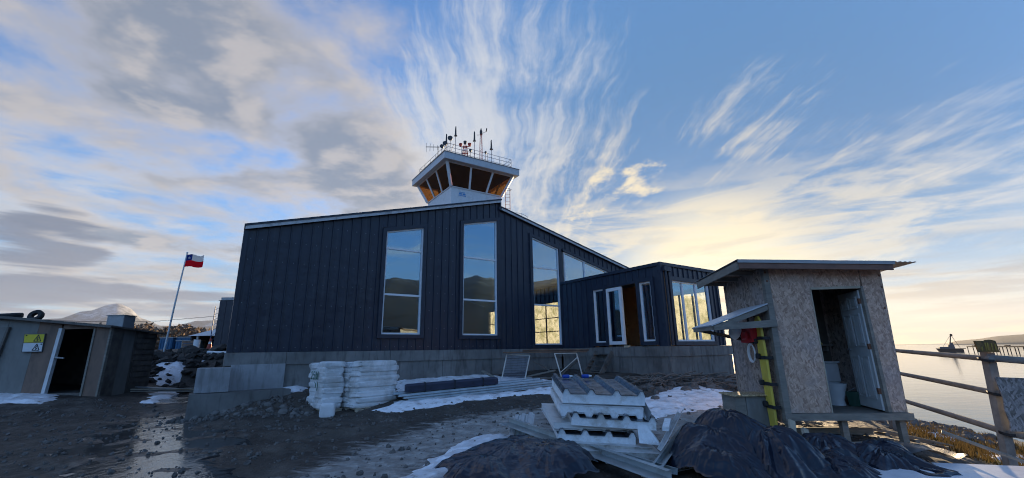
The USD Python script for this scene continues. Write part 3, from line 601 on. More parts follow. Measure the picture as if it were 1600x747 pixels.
aw = [_quad(G, (0.0, FLOOR), (1.97, FLOOR), (1.97, 4.36), (0.0, 4.36), -0.16, -0.03), _quad(G, (4.84, FLOOR), (5.1, FLOOR), (5.1, 4.36), (4.84, 4.36), -0.16, -0.03), _quad(G, (1.97, 3.93), (4.84, 3.93), (4.84, 4.36), (1.97, 4.36), -0.16, -0.03),
      _quad(F, (A0 + 0.03, FLOOR), (3.71, FLOOR), (3.71, 4.36), (A0 + 0.03, 4.36), AO - 0.16, AO - 0.03), _quad(F, (6.04, FLOOR), (A1 - 0.02, FLOOR), (A1 - 0.02, 4.36), (6.04, 4.36), AO - 0.16, AO - 0.03), _quad(F, (3.71, 3.93), (6.04, 3.93), (6.04, 4.36), (3.71, 4.36), AO - 0.16, AO - 0.03), _quad(F, (3.71, FLOOR), (6.04, FLOOR), (6.04, 1.82), (3.71, 1.82), AO - 0.16, AO - 0.03)]
tb.part('wall', cat_(aw), OSB_IN)
# far side of the annex: boarded near the hall, sheeted near the front
tb.part('wall', cat_([fbox(A1 - 0.14, A1 - 0.03, -0.2, 2.3, FLOOR, 4.36), fbox(A1 - 0.14, A1 - 0.03, 2.3, AO - 0.17, 3.72, 4.36), fbox(A1 - 0.14, A1 - 0.03, 2.3, AO - 0.17, FLOOR, 1.80)]), OSB_IN)
tb.part('sheeting', single_quad(F(A1 - 0.04, 2.3, 1.80), FN * (AO - 0.17 - 2.3), FZ * 1.92), film_look('mottled_sheeting_look', (0.96, 0.92, 0.68), (0.46, 0.46, 0.26), 2.6), label='sunlit translucent sheeting on the far side of the annex')
for k, y in enumerate((2.4, 3.55, 4.15, 4.95)): tb.part('stud', fbox(A1 - 0.12, A1 - 0.05, y, y + 0.05, 1.80, 3.72), DARKIN)
tb.part('corner_trim', _quad(F, (A0 - 0.045, FLOOR), (A0 + 0.10, FLOOR), (A0 + 0.10, ATOP - 0.04), (A0 - 0.045, ATOP - 0.04), AO - 0.10, AO + 0.045), TRIM)
tb.part('downpipe', tube([F(A0 + 0.16, AO + 0.09, 4.2), F(A0 + 0.16, AO + 0.09, FLOOR + 0.02)], 0.045, 10), TRIM, smooth=40)
tb.part('gutter_outlet', fbox(A0 + 0.05, A0 + 0.42, AO + 0.04, AO + 0.15, 4.18, 4.34), TRIM)
tb.part('corner_trim', _quad(F, (A1 - 0.10, FLOOR), (A1 + 0.02, FLOOR), (A1 + 0.02, ATOP - 0.04), (A1 - 0.10, ATOP - 0.04), AO - 0.3, AO + 0.045), TRIM)
tb.part('roof', fbox(A0 - 0.06, A1 + 0.06, -0.0 + 0.075, AO + 0.06, 4.38, ATOP), TRIM)
tb.part('floor', fbox(A0 + 0.02, A1 - 0.03, -0.16, AO - 0.17, FLOOR - 0.2, FLOOR + 0.015), CONC)
# ---- concrete base
base = Thing('concrete_foundation', 'long grey stained concrete foundation wall under the dark clad building', 'foundation', F(0, 0, 0.4))
joints = [S0 - 0.05, -7.30, -4.25, -2.35, -0.35, 1.75, A0 - 0.1]
for a, b in zip(joints[:-1], joints[1:]):
    base.part('wall_section', rough(fbox(a + 0.008, b - 0.008, -0.25, 0.02 + 0.012 * RNG.random(), 0.2, 1.33).subdivide().subdivide(), 0.008, 1.5, int(abs(a) * 10)), CONC)
    base.part('top_beam', fbox(a + 0.005, b - 0.005, -0.25, 0.055 + 0.01 * RNG.random(), 1.332, FLOOR - 0.004), CONC)
for a, b in zip((0.05, 1.9, 3.7), (1.9, 3.7, AO + 0.06)):
    base.part('wall_section', rough(_quad(G, (a, 0.2), (b - 0.014, 0.2), (b - 0.014, 1.34), (a, 1.34), -0.25, 0.03).subdivide().subdivide(), 0.008, 1.5, int(a * 10)), CONC); base.part('top_beam', _quad(G, (a, 1.343), (b - 0.01, 1.343), (b - 0.01, FLOOR - 0.004), (a, FLOOR - 0.004), -0.25, 0.06), CONC)
for a, b in zip((A0 + 0.0, 4.4, 5.6), (4.4, 5.6, A1 + 0.35)):
    base.part('wall_section', rough(fbox(a, b - 0.014, AO - 0.25, AO + 0.03, 0.15, 1.34).subdivide().subdivide(), 0.008, 1.5, int(a * 10)), CONC); base.part('top_beam', fbox(a, b - 0.01, AO - 0.25, AO + 0.06, 1.343, FLOOR - 0.004), CONC)
base.part('wall_section', fbox(A1 - 0.25, A1 + 0.02, -1.0, AO - 0.27, 0.15, FLOOR - 0.004), CONC); base.part('wall_section', fbox(S1 - 0.3, S1, DEEP, -0.3, 0.3, FLOOR - 0.01), CONC)
base.part('wall_section', wall_mesh := obox(F(S0 - 0.05, -0.26, 0.2), F(S0 + SKEW - 0.05, DEEP, 0) - F(S0 - 0.05, -0.26, 0), FU * 0.25, FZ * (FLOOR - 0.21)), CONC)
base.part('footing', rough(fbox(S0 - 0.68, -7.2, 0.06, 0.78, -0.1, 0.70).subdivide().subdivide(), 0.015, 2.0, 4), CONC)
base.part('shutter_panel', fbox(-8.62, -7.31, 0.035, 0.12, 0.70, 1.36), CONC2, label='smooth precast panel leaning on the left end')

# ---------------------------------------------------------------- far land
def ridge(name, az0, az1, prof, dist, depth, mat, amp=0.25, seed=0, n=220, base=-6.0):
    """a range of hills: crest elevations (degrees) by azimuth, seen at dist, falling away in front and behind"""
    az = np.radians(np.linspace(az0, az1, n)); pa, pe = zip(*prof); el = np.interp(np.degrees(az), pa, pe)
    v = np.concatenate([np.linspace(0, 0.5, 22), np.linspace(0.54, 1, 10)]); A, Vv = np.meshgrid(az, v)
    r = dist + (Vv - 0.5) * depth * 2
    env = np.clip(1 - np.abs(Vv - 0.5) * 2, 0, 1) ** 0.85
    hz = dist * np.tan(np.radians(el))[None, :] * env
    p = np.stack([np.sin(A) * r / dist * 9, np.cos(A) * r / dist * 9, np.zeros_like(A) + seed], -1)
    gul = meshkit.fbm(p * 1.6, 6, seed) - 0.5
    hz = hz * (1 + amp * 2 * gul * (0.25 + np.abs(Vv - 0.5) * 2)) + EYE[2] * env
    pts = np.stack([np.sin(A) * r, np.cos(A) * r, np.maximum(hz, 0) + np.where(hz <= 0.5, base, -1.0)], -1).reshape(-1, 3)
    i2 = np.arange(pts.shape[0]).reshape(A.shape)
    f = np.vstack([np.stack([i2[:-1, :-1], i2[1:, 1:], i2[:-1, 1:]], -1).reshape(-1, 3), np.stack([i2[:-1, :-1], i2[1:, :-1], i2[1:, 1:]], -1).reshape(-1, 3)])
    m = trimesh.Trimesh(pts, f, process=False)
    if m.face_normals[:, 2].mean() < 0: m.invert()
    return setting(name, m, mat, smooth=True)
def hill_look(name, low, mid, snow_from, snow_to, s, snow_max=1.0):
    g = Graph(); p = g.add('geometry') + '.position'; sp = g.add('separate_xyz', vector=p); n = g.noise(p, s, 8, 0.65); n2 = g.noise(p, s * 7, 6, 0.65)
    c = g.ramp(f'{n2}.fac', [(0.35, low), (0.65, mid)])
    h = g.math('add', f'{sp}.z', g.math('multiply', g.math('subtract', g.math('add', f'{n}.fac', g.math('multiply', f'{n2}.fac', 0.6)), 0.8), (snow_to - snow_from) * 2.4))
    c = g.mix(g.smooth(h, snow_from, snow_to, 0.0, snow_max), c, (0.78, 0.80, 0.84))
    b = g.add('principled_bsdf', base_color=c, roughness=0.9, specular_ior_level=0.1); return g.build(name, surface=f'{b}.BSDF')
MTN = hill_look('snow_mountain_look', (0.035, 0.045, 0.06), (0.06, 0.068, 0.085), 200, 460, 0.0050, 0.45)
BROWN = hill_look('brown_hill_look', (0.06, 0.045, 0.035), (0.12, 0.085, 0.06), 900, 1200, 0.004)
FOREST = hill_look('forest_hill_look', (0.014, 0.017, 0.017), (0.034, 0.034, 0.033), 230, 420, 0.005, 0.5)
ridge('mountain', -75, -18, [(-75, 2.2), (-60, 2.9), (-52, 3.1), (-47.5, 3.5), (-46.1, 3.75), (-45, 4.35), (-44.3, 4.45), (-43.4, 5.0), (-42.6, 5.2), (-42.1, 5.0), (-41.4, 4.6), (-40.7, 3.8), (-39.9, 3.5), (-39.0, 3.0), (-37.9, 3.0), (-36, 3.7), (-34, 4.0), (-30, 3.4), (-18, 2.2)], 4200, 780, MTN, 0.36, 3)
ridge('hills', -80, -22, [(-80, 2.0), (-60, 2.2), (-50, 2.5), (-45, 2.5), (-40, 2.35), (-37, 2.0), (-35.5, 2.2), (-33.5, 2.4), (-22, 1.6)], 1700, 600, BROWN, 0.25, 5, base=-2)
ridge('hills', 78, 300, [(78, 3.5), (90, 7.0), (99, 7.6), (104, 9.4), (110, 8.9), (114, 10.0), (120, 9.0), (126, 9.6), (135, 8.5), (150, 7.0), (180, 5.0), (230, 4.0), (300, 2.0)], 1500, 900, FOREST, 0.22, 9, n=420, base=-2)
ridge('headland', 44.3, 80, [(44.3, 0.05), (44.9, 0.28), (46.4, 0.42), (47.5, 0.62), (49.3, 0.74), (52, 1.0), (60, 1.3), (80, 1.0)], 2300, 420, hill_look('headland_look', (0.035, 0.035, 0.03), (0.085, 0.07, 0.055), 900, 1200, 0.006), 0.12, 12, base=-5)
ridge('far_shore', 26, 46, [(26, 0.10), (33, 0.07), (40, 0.045), (43, 0.03), (46, 0.10)], 5000, 500, BROWN, 0.3, 14, base=-6)

# scrub beyond the yard: one brown mass of twigs
def twigs(n, region, hts, seed, size):
    rg = np.random.default_rng(seed); V, Fc = [], []
    for k in range(n):
        x, y, top = region(rg); z0 = float(ground(x, y)); z = z0 + rg.random() ** 0.7 * top * hts; d = rg.normal(size=(3, 3)) * size * np.array([1.0, 1.0, 0.8])
        i = len(V); V += list(np.array([x, y, z]) + d); Fc.append([i, i + 1, i + 2])
    return trimesh.Trimesh(np.array(V), np.array(Fc), process=False)
def scrub_spot(rg):
    a = math.radians(rg.uniform(-45, -26)); r = rg.uniform(70, 100); x, y = math.sin(a) * r, math.cos(a) * r
    return x, y, 0.45 + 1.1 * float(meshkit.fbm(np.array([[math.degrees(a) * 0.45, 2.0, r * 0.02]]), 4, 5)[0])
SCRUB = plain('scrub_look', (0.17, 0.115, 0.075), 0.9, var=0.4, scale=0.5)
sc = twigs(16000, scrub_spot, 2.9, 5, 0.24); setting('scrub', sc, SCRUB, kind='stuff')

# ---------------------------------------------------------------- shed on the left
PLYG = plain('grey_ply_look', (0.205, 0.20, 0.185), 0.85, var=0.18, scale=2.5, dirt=(0.11, 0.10, 0.09), dirt_amt=0.6, dscale=1.6, stretch=(1, 1, 0.5), bump=0.2)
PLYB = plain('brown_board_look', (0.205, 0.135, 0.10), 0.85, var=0.22, scale=3.0, dirt=(0.10, 0.075, 0.06), dirt_amt=0.7, dscale=2.2, stretch=(1, 1, 0.5), bump=0.3)
DARKWOOD = plain('dark_wood_look', (0.13, 0.115, 0.10), 0.85, var=0.4, scale=4, dirt=(0.04, 0.037, 0.034))
WOOD = plain('weathered_wood_look', (0.22, 0.20, 0.17), 0.8, var=0.3, scale=5, stretch=(1, 1, 4), dirt=(0.10, 0.09, 0.08), dirt_amt=0.5)
PALEW = plain('pale_wood_look', (0.42, 0.36, 0.27), 0.75, var=0.2, scale=6, dirt=(0.2, 0.17, 0.13), dirt_amt=0.4)
WHITEP = plain('white_paint_look', (0.62, 0.62, 0.62), 0.55, var=0.08, dirt=(0.3, 0.29, 0.27), dirt_amt=0.4)
GREYM = plain('grey_metal_look', (0.32, 0.33, 0.34), 0.45, metal=0.5, var=0.12)
sh = Thing('storage_shed', 'low patched grey and brown board shed with dark open doorway', 'shed', (-14.5, 14.6, 0.55))
SY = 14.07
def q(x0, x1, x2, x3, z0, z1a, z1b, y0, y1, z0b=None):
    """upright board: bottom x0..x1, top x3..x2"""
    z0b = z0 if z0b is None else z0b
    V = [(x0, y0, z0), (x1, y0, z0b), (x2, y0, z1b), (x3, y0, z1a), (x0, y1, z0), (x1, y1, z0b), (x2, y1, z1b), (x3, y1, z1a)]
    f = np.array([[0, 1, 2], [0, 2, 3], [4, 6, 5], [4, 7, 6], [0, 5, 1], [0, 4, 5], [1, 6, 2], [1, 5, 6], [2, 7, 3], [2, 6, 7], [3, 4, 0], [3, 7, 4]])
    m = trimesh.Trimesh(np.array(V, float), f, process=False)
    if m.volume < 0: m.invert()
    return m
rt = lambda x: 2.58 + (-12.92 - x) * 0.105                       # top of the front wall
LN = 0.05
sh.part('wall_panel', q(-17.9, -16.34, -16.30, -17.9, 0.3, rt(-17.9), rt(-16.30), SY, SY + 0.05), PLYG)
sh.part('wall_panel', q(-16.33, -15.36, -15.30, -16.29, 0.3, rt(-16.29), rt(-15.30), SY + 0.003, SY + 0.05), PLYG)
sh.part('wall_panel', q(-15.35, -14.62, -14.55, -15.29, 0.3, rt(-15.29), rt(-14.55), SY, SY + 0.05), PLYB)
sh.part('wall_panel', q(-14.50, -13.44, -13.44, -14.50, 2.51, rt(-14.50), rt(-13.44), SY + 0.003, SY + 0.05), PLYB)
sh.part('wall_panel', q(-13.43, -12.99, -12.97, -13.43, 0.3, rt(-13.43), rt(-12.97), SY, SY + 0.05), PLYB)
sh.part('door_post', q(-14.66, -14.55, -14.47, -14.58, 0.35, 2.54, 2.54, SY - 0.06, SY + 0.04), WHITEP)
sh.part('door_post', q(-13.47, -13.41, -13.42, -13.48, 0.35, 2.52, 2.52, SY - 0.03, SY + 0.04), WOOD)
sh.part('corner_post', q(-12.98, -12.92, -12.90, -12.96, 0.35, 2.56, 2.56, SY - 0.03, SY + 0.06), WOOD)
hd = sh.part('hatch', q(-17.2, -16.38, -16.22, -17.2, 1.25, 2.62, 2.60, SY - 0.06, SY - 0.005), PLYG, label='pale board hatch at the left end of the shed'); sh.part('batten', q(-16.40, -16.33, -16.17, -16.24, 1.25, 2.60, 2.60, SY - 0.08, SY - 0.01), DARKWOOD, parent=hd)
for k, (y0, y1) in enumerate(((0.05, 0.62), (0.63, 1.2), (1.21, 1.8), (1.81, 2.42))):
    x = lambda y: -12.93 - y * 0.19; a, b = (x(y0), SY + y0), (x(y1), SY + y1); zz = lambda y: 2.55 - 0.055 * y
    V = [(a[0], a[1], 0.3), (b[0], b[1], 0.3), (b[0], b[1], zz(y1)), (a[0], a[1], zz(y0))]; V += [(v[0] - 0.04, v[1], v[2]) for v in V]
    m = trimesh.Trimesh(np.array(V), np.array([[0, 1, 2], [0, 2, 3], [4, 6, 5], [4, 7, 6], [0, 5, 1], [0, 4, 5], [1, 6, 2], [1, 5, 6], [2, 7, 3], [2, 6, 7], [3, 4, 0], [3, 7, 4]]), process=False)
    sh.part('side_panel', m, (DARKWOOD, PLYG, DARKWOOD, DARKWOOD)[k])
for k in range(9): y0 = 1.3; sh.part('side_slat', obox((-12.93 - 1.3 * 0.19 + 0.012, SY + 1.3, 0.75 + k * 0.19), (-0.2, 1.08, 0), (0.016, 0, 0), (0, 0, 0.15)), DARKWOOD)
sh.part('back_wall', q(-17.9, -13.45, -13.45, -17.9, 0.3, 3.0, 2.42, SY + 2.40, SY + 2.45), DARKWOOD); sh.part('end_wall', obox((-17.9, SY + 0.06, 0.3), (0, 2.3, 0), (0.05, 0, 0), (0, 0, 2.7)), DARKWOOD)
V = [(-18.1, SY - 0.18, 3.12), (-12.78, SY - 0.18, 2.60), (-13.22, SY + 2.6, 2.46), (-18.1, SY + 2.6, 2.98)]; V += [(a, b, c - 0.05) for a, b, c in V]
sh.part('roof', trimesh.Trimesh(np.array(V), np.array([[0, 1, 2], [0, 2, 3], [4, 6, 5], [4, 7, 6], [0, 5, 1], [0, 4, 5], [1, 6, 2], [1, 5, 6], [2, 7, 3], [2, 6, 7], [3, 4, 0], [3, 7, 4]]), process=False), DARKWOOD)
sh.part('roof_edge', beam((-18.1, SY - 0.19, 3.07), (-12.78, SY - 0.19, 2.555), 0.03, 0.07), DARKWOOD)
sh.part('floor', obox((-17.8, SY + 0.06, 0.35), (4.5, 0, 0), (0, 2.3, 0), (0, 0, 0.2)), DARKWOOD)
# cable stain and latch
sh.part('latch', obox((-14.50, SY - 0.05, 1.62), (0.28, 0, -0.03), (0, 0.04, 0), (0, 0, 0.04)), GREYM)
# warning sign in two halves
YEL = plain('sign_yellow_look', (0.62, 0.52, 0.02), 0.5, var=0.06); SIGNW = plain('sign_white_look', (0.62, 0.64, 0.66), 0.5, var=0.06); INK = plain('sign_ink_look', (0.03, 0.03, 0.035), 0.6, var=0.05)
sg = Thing('warning_sign', 'yellow and white sheet sign with two warning triangles on shed wall', 'sign', (-15.3, SY - 0.02, 1.82))
sg.part('backing', q(-15.60, -14.96, -14.99, -15.66, 1.81, 2.38, 2.38, SY - 0.05, SY - 0.003), plain('sign_edge_look', (0.1, 0.1, 0.1), 0.6))
up = sg.part('upper_panel', q(-15.60, -14.985, -15.00, -15.635, 2.11, 2.36, 2.36, SY - 0.054, SY - 0.05), YEL); lo = sg.part('lower_panel', q(-15.575, -14.965, -14.985, -15.60, 1.83, 2.09, 2.09, SY - 0.054, SY - 0.05), SIGNW)
def tri_ring(cx, cz, r, t): 
    P = [(cx + math.cos(a) * r, cz + math.sin(a) * r) for a in (math.pi / 2, math.pi * 7 / 6, math.pi * 11 / 6)]
    return prism(list(Polygon(P).buffer(0.0).difference(Polygon([(cx + (x - cx) * t, cz + (z - cz) * t) for x, z in P])).exterior.coords), (0, 0, 0), (1, 0, 0), (0, 0, 1), (0, -0.004, 0)) if False else cat_([beam((P[i][0], SY - 0.056, P[i][1]), (P[(i + 1) % 3][0], SY - 0.056, P[(i + 1) % 3][1]), 0.004, 0.026, (0, 1, 0)) if False else obox_line(P[i], P[(i + 1) % 3], 0.024) for i in range(3)])
def obox_line(a, b, w):
    a, b = np.array(a), np.array(b); d = (b - a) / np.linalg.norm(b - a); nn_ = np.array([-d[1], d[0]]) * w / 2
    return obox((a[0] - nn_[0], SY - 0.059, a[1] - nn_[1]), (b[0] - a[0], 0, b[1] - a[1]), (2 * nn_[0], 0, 2 * nn_[1]), (0, 0.004, 0))
for pa, cz, cx in ((up, 2.21, -15.18), (lo, 1.93, -15.16)):
    sg.part('warning_triangle', tri_ring(cx, cz, 0.13, 0.7), INK, parent=pa)
    sg.part('warning_mark', cat_([obox_line((cx + 0.012, cz + 0.07), (cx - 0.03, cz - 0.005), 0.022), obox_line((cx - 0.03, cz + 0.0), (cx + 0.03, cz + 0.0), 0.018), obox_line((cx + 0.028, cz + 0.0), (cx - 0.008, cz - 0.05), 0.02)]), INK, parent=pa)
sg.part('bolt', sphere((-15.56, SY - 0.058, 2.33), 0.02, 1), INK); sg.part('bolt', sphere((-15.02, SY - 0.058, 2.05), 0.02, 1), INK)
def tyre(c, r, w, tilt):
    prof = [(r * 0.42, -w * 0.36), (r - w * 0.16, -w * 0.5), (r, -w * 0.3), (r, w * 0.3), (r - w * 0.16, w * 0.5), (r * 0.42, w * 0.36)]
    m = trimesh.creation.revolve(np.array(prof + [prof[0]]), sections=28); m.apply_transform(trimesh.transformations.rotation_matrix(tilt[0], tilt[1:])); m.apply_translation(c); return m
RUB = plain('tyre_rubber_look', (0.018, 0.018, 0.019), 0.75, var=0.2)
single('tyre', 'small black tyre lying tilted on the shed roof over the sign', 'tyre', tyre((-15.6, SY + 0.1, 2.96), 0.20, 0.16, (1.15, 1, 0.2, 0)), RUB, smooth=35)
single('tyre', 'black tyre lying flat at the left end of the shed roof', 'tyre', tyre((-16.55, SY + 0.15, 2.98), 0.33, 0.16, (0.15, 1, 0, 0)), RUB, smooth=35)
bx_ = Thing('vent_box', 'pale grey sheet metal box standing on the shed roof', 'vent box', (-14.4, 16.0, 2.6)); bx_.part('casing', bevel_box((-14.42, 16.0, 2.84), (0.62, 0, 0), (0, 0.5, 0), (0, 0, 0.46), 0.015), GREYM); bx_.part('lid', obox((-14.75, 15.73, 3.072), (0.66, 0, 0), (0, 0.54, 0), (0, 0, 0.025)), GREYM)
for k, (x, y, a, L) in enumerate(((-12.0, 15.6, 0.5, 1.9), (-12.15, 15.9, 0.42, 2.1), (-12.25, 16.25, 0.55, 1.7), (-12.55, 16.1, 0.35, 1.8), (-11.8, 15.9, 0.6, 1.6))):
    p0 = np.array([x - L * 0.5 * math.cos(a), y - L * 0.5 * math.sin(a)]); p1 = np.array([x + L * 0.5 * math.cos(a), y + L * 0.5 * math.sin(a)])
    single('plank', ('pale grey plank lying loose beside the shed end, nearest the puddle', 'long grey plank in the loose heap beside the shed end', 'short plank at the back of the heap beside the shed', 'plank lying closest to the shed side wall', 'shortest plank on the right of the heap by the shed')[k], 'plank', beam((p0[0], p0[1], gz(*p0) + 0.10 + 0.02 * k), (p1[0], p1[1], gz(*p1) + 0.10 + 0.02 * k), 0.12, 0.03), (WOOD, PALEW, WOOD, GREYM, WOOD)[k])

# ---------------------------------------------------------------- flag on its leaning pole
fp = Thing('flagpole', 'thin white leaning flagpole standing on the snowy earth bank', 'flagpole', (-16.99, 21.5, 1.6))
fp.part('pole', tube([(-16.99, 21.5, 1.5), (-16.86, 21.5, 4.2), (-16.70, 21.5, 6.72)], [0.045, 0.04, 0.03], 10), WHITEP, smooth=40); fp.part('finial', sphere((-16.70, 21.5, 6.75), 0.05, 1), WHITEP)
def cloth_look(name, c):
    g = Graph(); d = g.add('diffuse_bsdf', color=c); t = g.add('translucent_bsdf', color=c); m = g.add('mix_closure', fac=0.55, closure1=f'{d}.BSDF', closure2=f'{t}.BSDF'); return g.build(name, surface=f'{m}.closure')
FR = cloth_look('flag_red_look', (0.78, 0.012, 0.025)); FW = cloth_look('flag_white_look', (0.84, 0.84, 0.82)); FB = cloth_look('flag_blue_look', (0.02, 0.045, 0.24))
fl = Thing('flag', 'red white and blue flag with a star flying from the pole', 'flag', (-16.7, 21.5, 5.98))
def cloth(u0, u1, v0, v1, off=0.0, n=16):
    U, Vv = np.meshgrid(np.linspace(u0, u1, n), np.linspace(v0, v1, 8)); x = -16.66 + U * 1.10 - 0.04 * (1 - Vv); y = 21.47 - U * 0.25 + 0.07 * np.sin(U * 9 + Vv * 1.5) * U + off; z = 6.0 + Vv * 0.64 - U * 0.10 + 0.04 * np.sin(U * 6.5) + 0.05 * U * (1 - Vv)
    i2 = np.arange(U.size).reshape(U.shape); f = np.vstack([np.stack([i2[:-1, :-1], i2[:-1, 1:], i2[1:, 1:]], -1).reshape(-1, 3), np.stack([i2[:-1, :-1], i2[1:, 1:], i2[1:, :-1]], -1).reshape(-1, 3)])
    return trimesh.Trimesh(np.stack([x, y, z], -1).reshape(-1, 3), f, process=False)
fl.part('red_field', cloth(0, 1, 0, 0.5), FR, smooth=True); fl.part('white_field', cloth(0.34, 1, 0.5, 1), FW, smooth=True); ca = fl.part('canton', cloth(0, 0.34, 0.5, 1), FB, smooth=True)
st_ = [(-16.66 + 0.17 * 1.1 + math.cos(math.pi / 2 + k * math.pi / 5) * (0.085 if k % 2 == 0 else 0.034), 6.0 + 0.75 * 0.64 - 0.01 + math.sin(math.pi / 2 + k * math.pi / 5) * (0.085 if k % 2 == 0 else 0.034)) for k in range(10)]
fl.part('star', prism(st_, (0, 21.415, 0), (1, 0, 0), (0, 0, 1), (0, -0.004, 0)), FW, parent=ca)

# ---------------------------------------------------------------- yard beyond the flag
BLUEC = plain('blue_bin_look', (0.02, 0.10, 0.20), 0.5, var=0.15, dirt=(0.06, 0.09, 0.11), dirt_amt=0.4)
for k, (x, y, w, z1, lab) in enumerate(((-27.3, 34.6, 1.0, 3.02, 'blue steel container furthest left behind the flagpole'), (-26.0, 34.8, 1.35, 3.05, 'blue steel container in the middle behind another container'), (-24.75, 33.0, 1.05, 2.72, 'blue steel container nearest the grey roofed hangar'))):
    zg = float(ground(x, y)) - 0.1; t = Thing('blue_container', lab, 'container', (x, y, zg), 'blue containers in the far yard')
    t.part('body', obox((x - w / 2, y, zg), (w, 0, 0), (0, 1.6, 0), (0, 0, z1 - zg)), BLUEC)
    for j in range(5): t.part('rib', obox((x - w / 2 + 0.06 + j * (w - 0.2) / 4, y - 0.03, zg + 0.1), (0.07, 0, 0), (0, 0.028, 0), (0, 0, z1 - zg - 0.2)), BLUEC)
    t.part('rim', obox((x - w / 2 - 0.03, y - 0.04, z1), (w + 0.06, 0, 0), (0, 1.68, 0), (0, 0, 0.06)), GREYM)
hg = Thing('hangar', 'low hangar with pale grey hipped roof and dark open front', 'hangar', (-22, 35, 2.0))
hg.part('roof', trimesh.convex.convex_hull(np.array([(-24.5, 33, 3.08), (-18, 33, 3.08), (-24.5, 38, 3.08), (-18, 38, 3.08), (-23.3, 35.2, 3.85), (-18, 35.2, 3.85), (-23.3, 35.8, 3.85), (-18, 35.8, 3.85)])), plain('hangar_roof_look', (0.40, 0.42, 0.44), 0.5, var=0.1))
hg.part('back_wall', obox((-24.3, 37.6, 1.7), (6.2, 0, 0), (0, 0.2, 0), (0, 0, 1.4)), DARKIN); hg.part('side_wall', obox((-24.4, 33.2, 1.7), (0.12, 0, 0), (0, 4.4, 0), (0, 0, 1.38)), DARKIN)
for x in (-23.9, -21.6, -19.5): hg.part('post', obox((x, 33.15, 1.8), (0.12, 0, 0), (0, 0.12, 0), (0, 0, 1.29)), WHITEP)
t = Thing('timber_crate', 'brown slatted timber crate standing in front of the hangar', 'crate', (-23.7, 32.4, 2.0))
for k in range(4): t.part('slat', obox((-24.3, 32.3, 1.95 + k * 0.2), (1.25, 0, 0), (0, 0.04, 0), (0, 0, 0.16)), PLYB)
t.part('corner_post', obox((-24.35, 32.345, 1.9), (0.07, 0, 0), (0, 0.07, 0), (0, 0, 0.85)), PALEW); t.part('corner_post', obox((-23.07, 32.345, 1.9), (0.07, 0, 0), (0, 0.07, 0), (0, 0, 0.85)), PALEW)
t = Thing('drum', 'cream coloured drum beside the timber crate', 'drum', (-22.75, 31.8, 2.0)); t.part('body', tube([(-22.85, 31.8, 1.95), (-22.85, 31.8, 2.75)], 0.2, 14), PVC, smooth=40); t.part('rim', tube([(-22.85, 31.8, 2.751), (-22.85, 31.8, 2.79)], 0.215, 14), GREYM, smooth=40)
t = Thing('traffic_cone', 'red and white striped traffic cone by the hangar mast', 'traffic cone', (-20.3, 29.5, 1.9)); zc = float(ground(-20.3, 29.5))
CONE = plain('cone_red_look', (0.35, 0.05, 0.03), 0.6); t.part('base', obox((-20.5, 29.3, zc), (0.4, 0, 0), (0, 0.4, 0), (0, 0, 0.05)), CONE)
for a, b, m in ((0, 0.3, CONE), (0.3, 0.45, WHITEP), (0.45, 0.65, CONE)): t.part('cone_band', tube([(-20.3, 29.5, zc + 0.05 + a), (-20.3, 29.5, zc + 0.05 + b)], [0.16 - a * 0.17, 0.16 - b * 0.17], 12), m, smooth=40)
t = Thing('lattice_mast', 'thin blue lattice mast rising beside the dark lean-to', 'mast', (-21.2, 31.0, 1.9)); MB_ = plain('mast_blue_look', (0.03, 0.06, 0.14), 0.5)
for x, y, z in ((-21.35, 31.0, 5.05), (-21.05, 31.0, 5.4)): t.part('upright', tube([(x, y, 1.7), (x, y, z)], 0.03, 6), MB_)
for k in range(9): t.part('brace', tube([(-21.35, 31.0, 1.9 + k * 0.36), (-21.05, 31.0, 2.08 + k * 0.36)], 0.014, 5), MB_)
single('overhead_cable', 'thin dark cable sagging across from the shed to the mast', 'cable', tube([(-21.2, 31.0, 4.35), (-24, 29.5, 3.95), (-27, 28, 3.85), (-30, 26.5, 3.95), (-33, 25, 4.3)], 0.014, 5), RUB)
ln = Thing('lean_to', 'dark clad lean-to with pale top behind the main building corner', 'building', (-17.2, 27, 1.7))
ln.part('wall', obox((-18.35, 27, 1.5), (2.6, 0, 0), (0, 4, 0), (0, 0, 3.45)), CLAD)
for k in range(6): ln.part('siding_panel', obox((-18.34 + k * 0.43, 26.97, 1.5), (0.41, 0, 0), (0, 0.028, 0), (0, 0, 3.44)), CLAD)
ln.part('parapet', obox((-18.30, 26.99, 4.951), (2.5, 0, 0), (0, 3.9, 0), (0, 0, 0.2)), GREYM); ln.part('drip_edge', obox((-18.42, 26.95, 4.945), (2.6, 0, 0), (0, 0.05, 0), (0, 0, 0.03)), TRIM)
# bent white pipe, loose blocks
single('bent_pipe', 'white bent drain pipe lying on the earth bank', 'pipe', tube([(-14.9, 21.6, 1.78), (-13.35, 21.3, 1.72), (-13.05, 21.25, 1.80), (-12.6, 21.2, 2.12)], 0.07, 10), PVC, smooth=40)
t_ = bevel_box(F(-8.985, 0.33, 1.006), FU * 0.73, FN * 0.5, FZ * 0.60, 0.012); single('concrete_block', 'smooth pale concrete block on the footing at the building corner', 'concrete block', t_, CONC2)
single('concrete_block', 'dark low concrete kerb block lying behind the pale block', 'concrete block', bevel_box((-8.9, 13.6, 0.92), FU * 1.1, FN * 0.4, FZ * 0.7, 0.02), CONC)
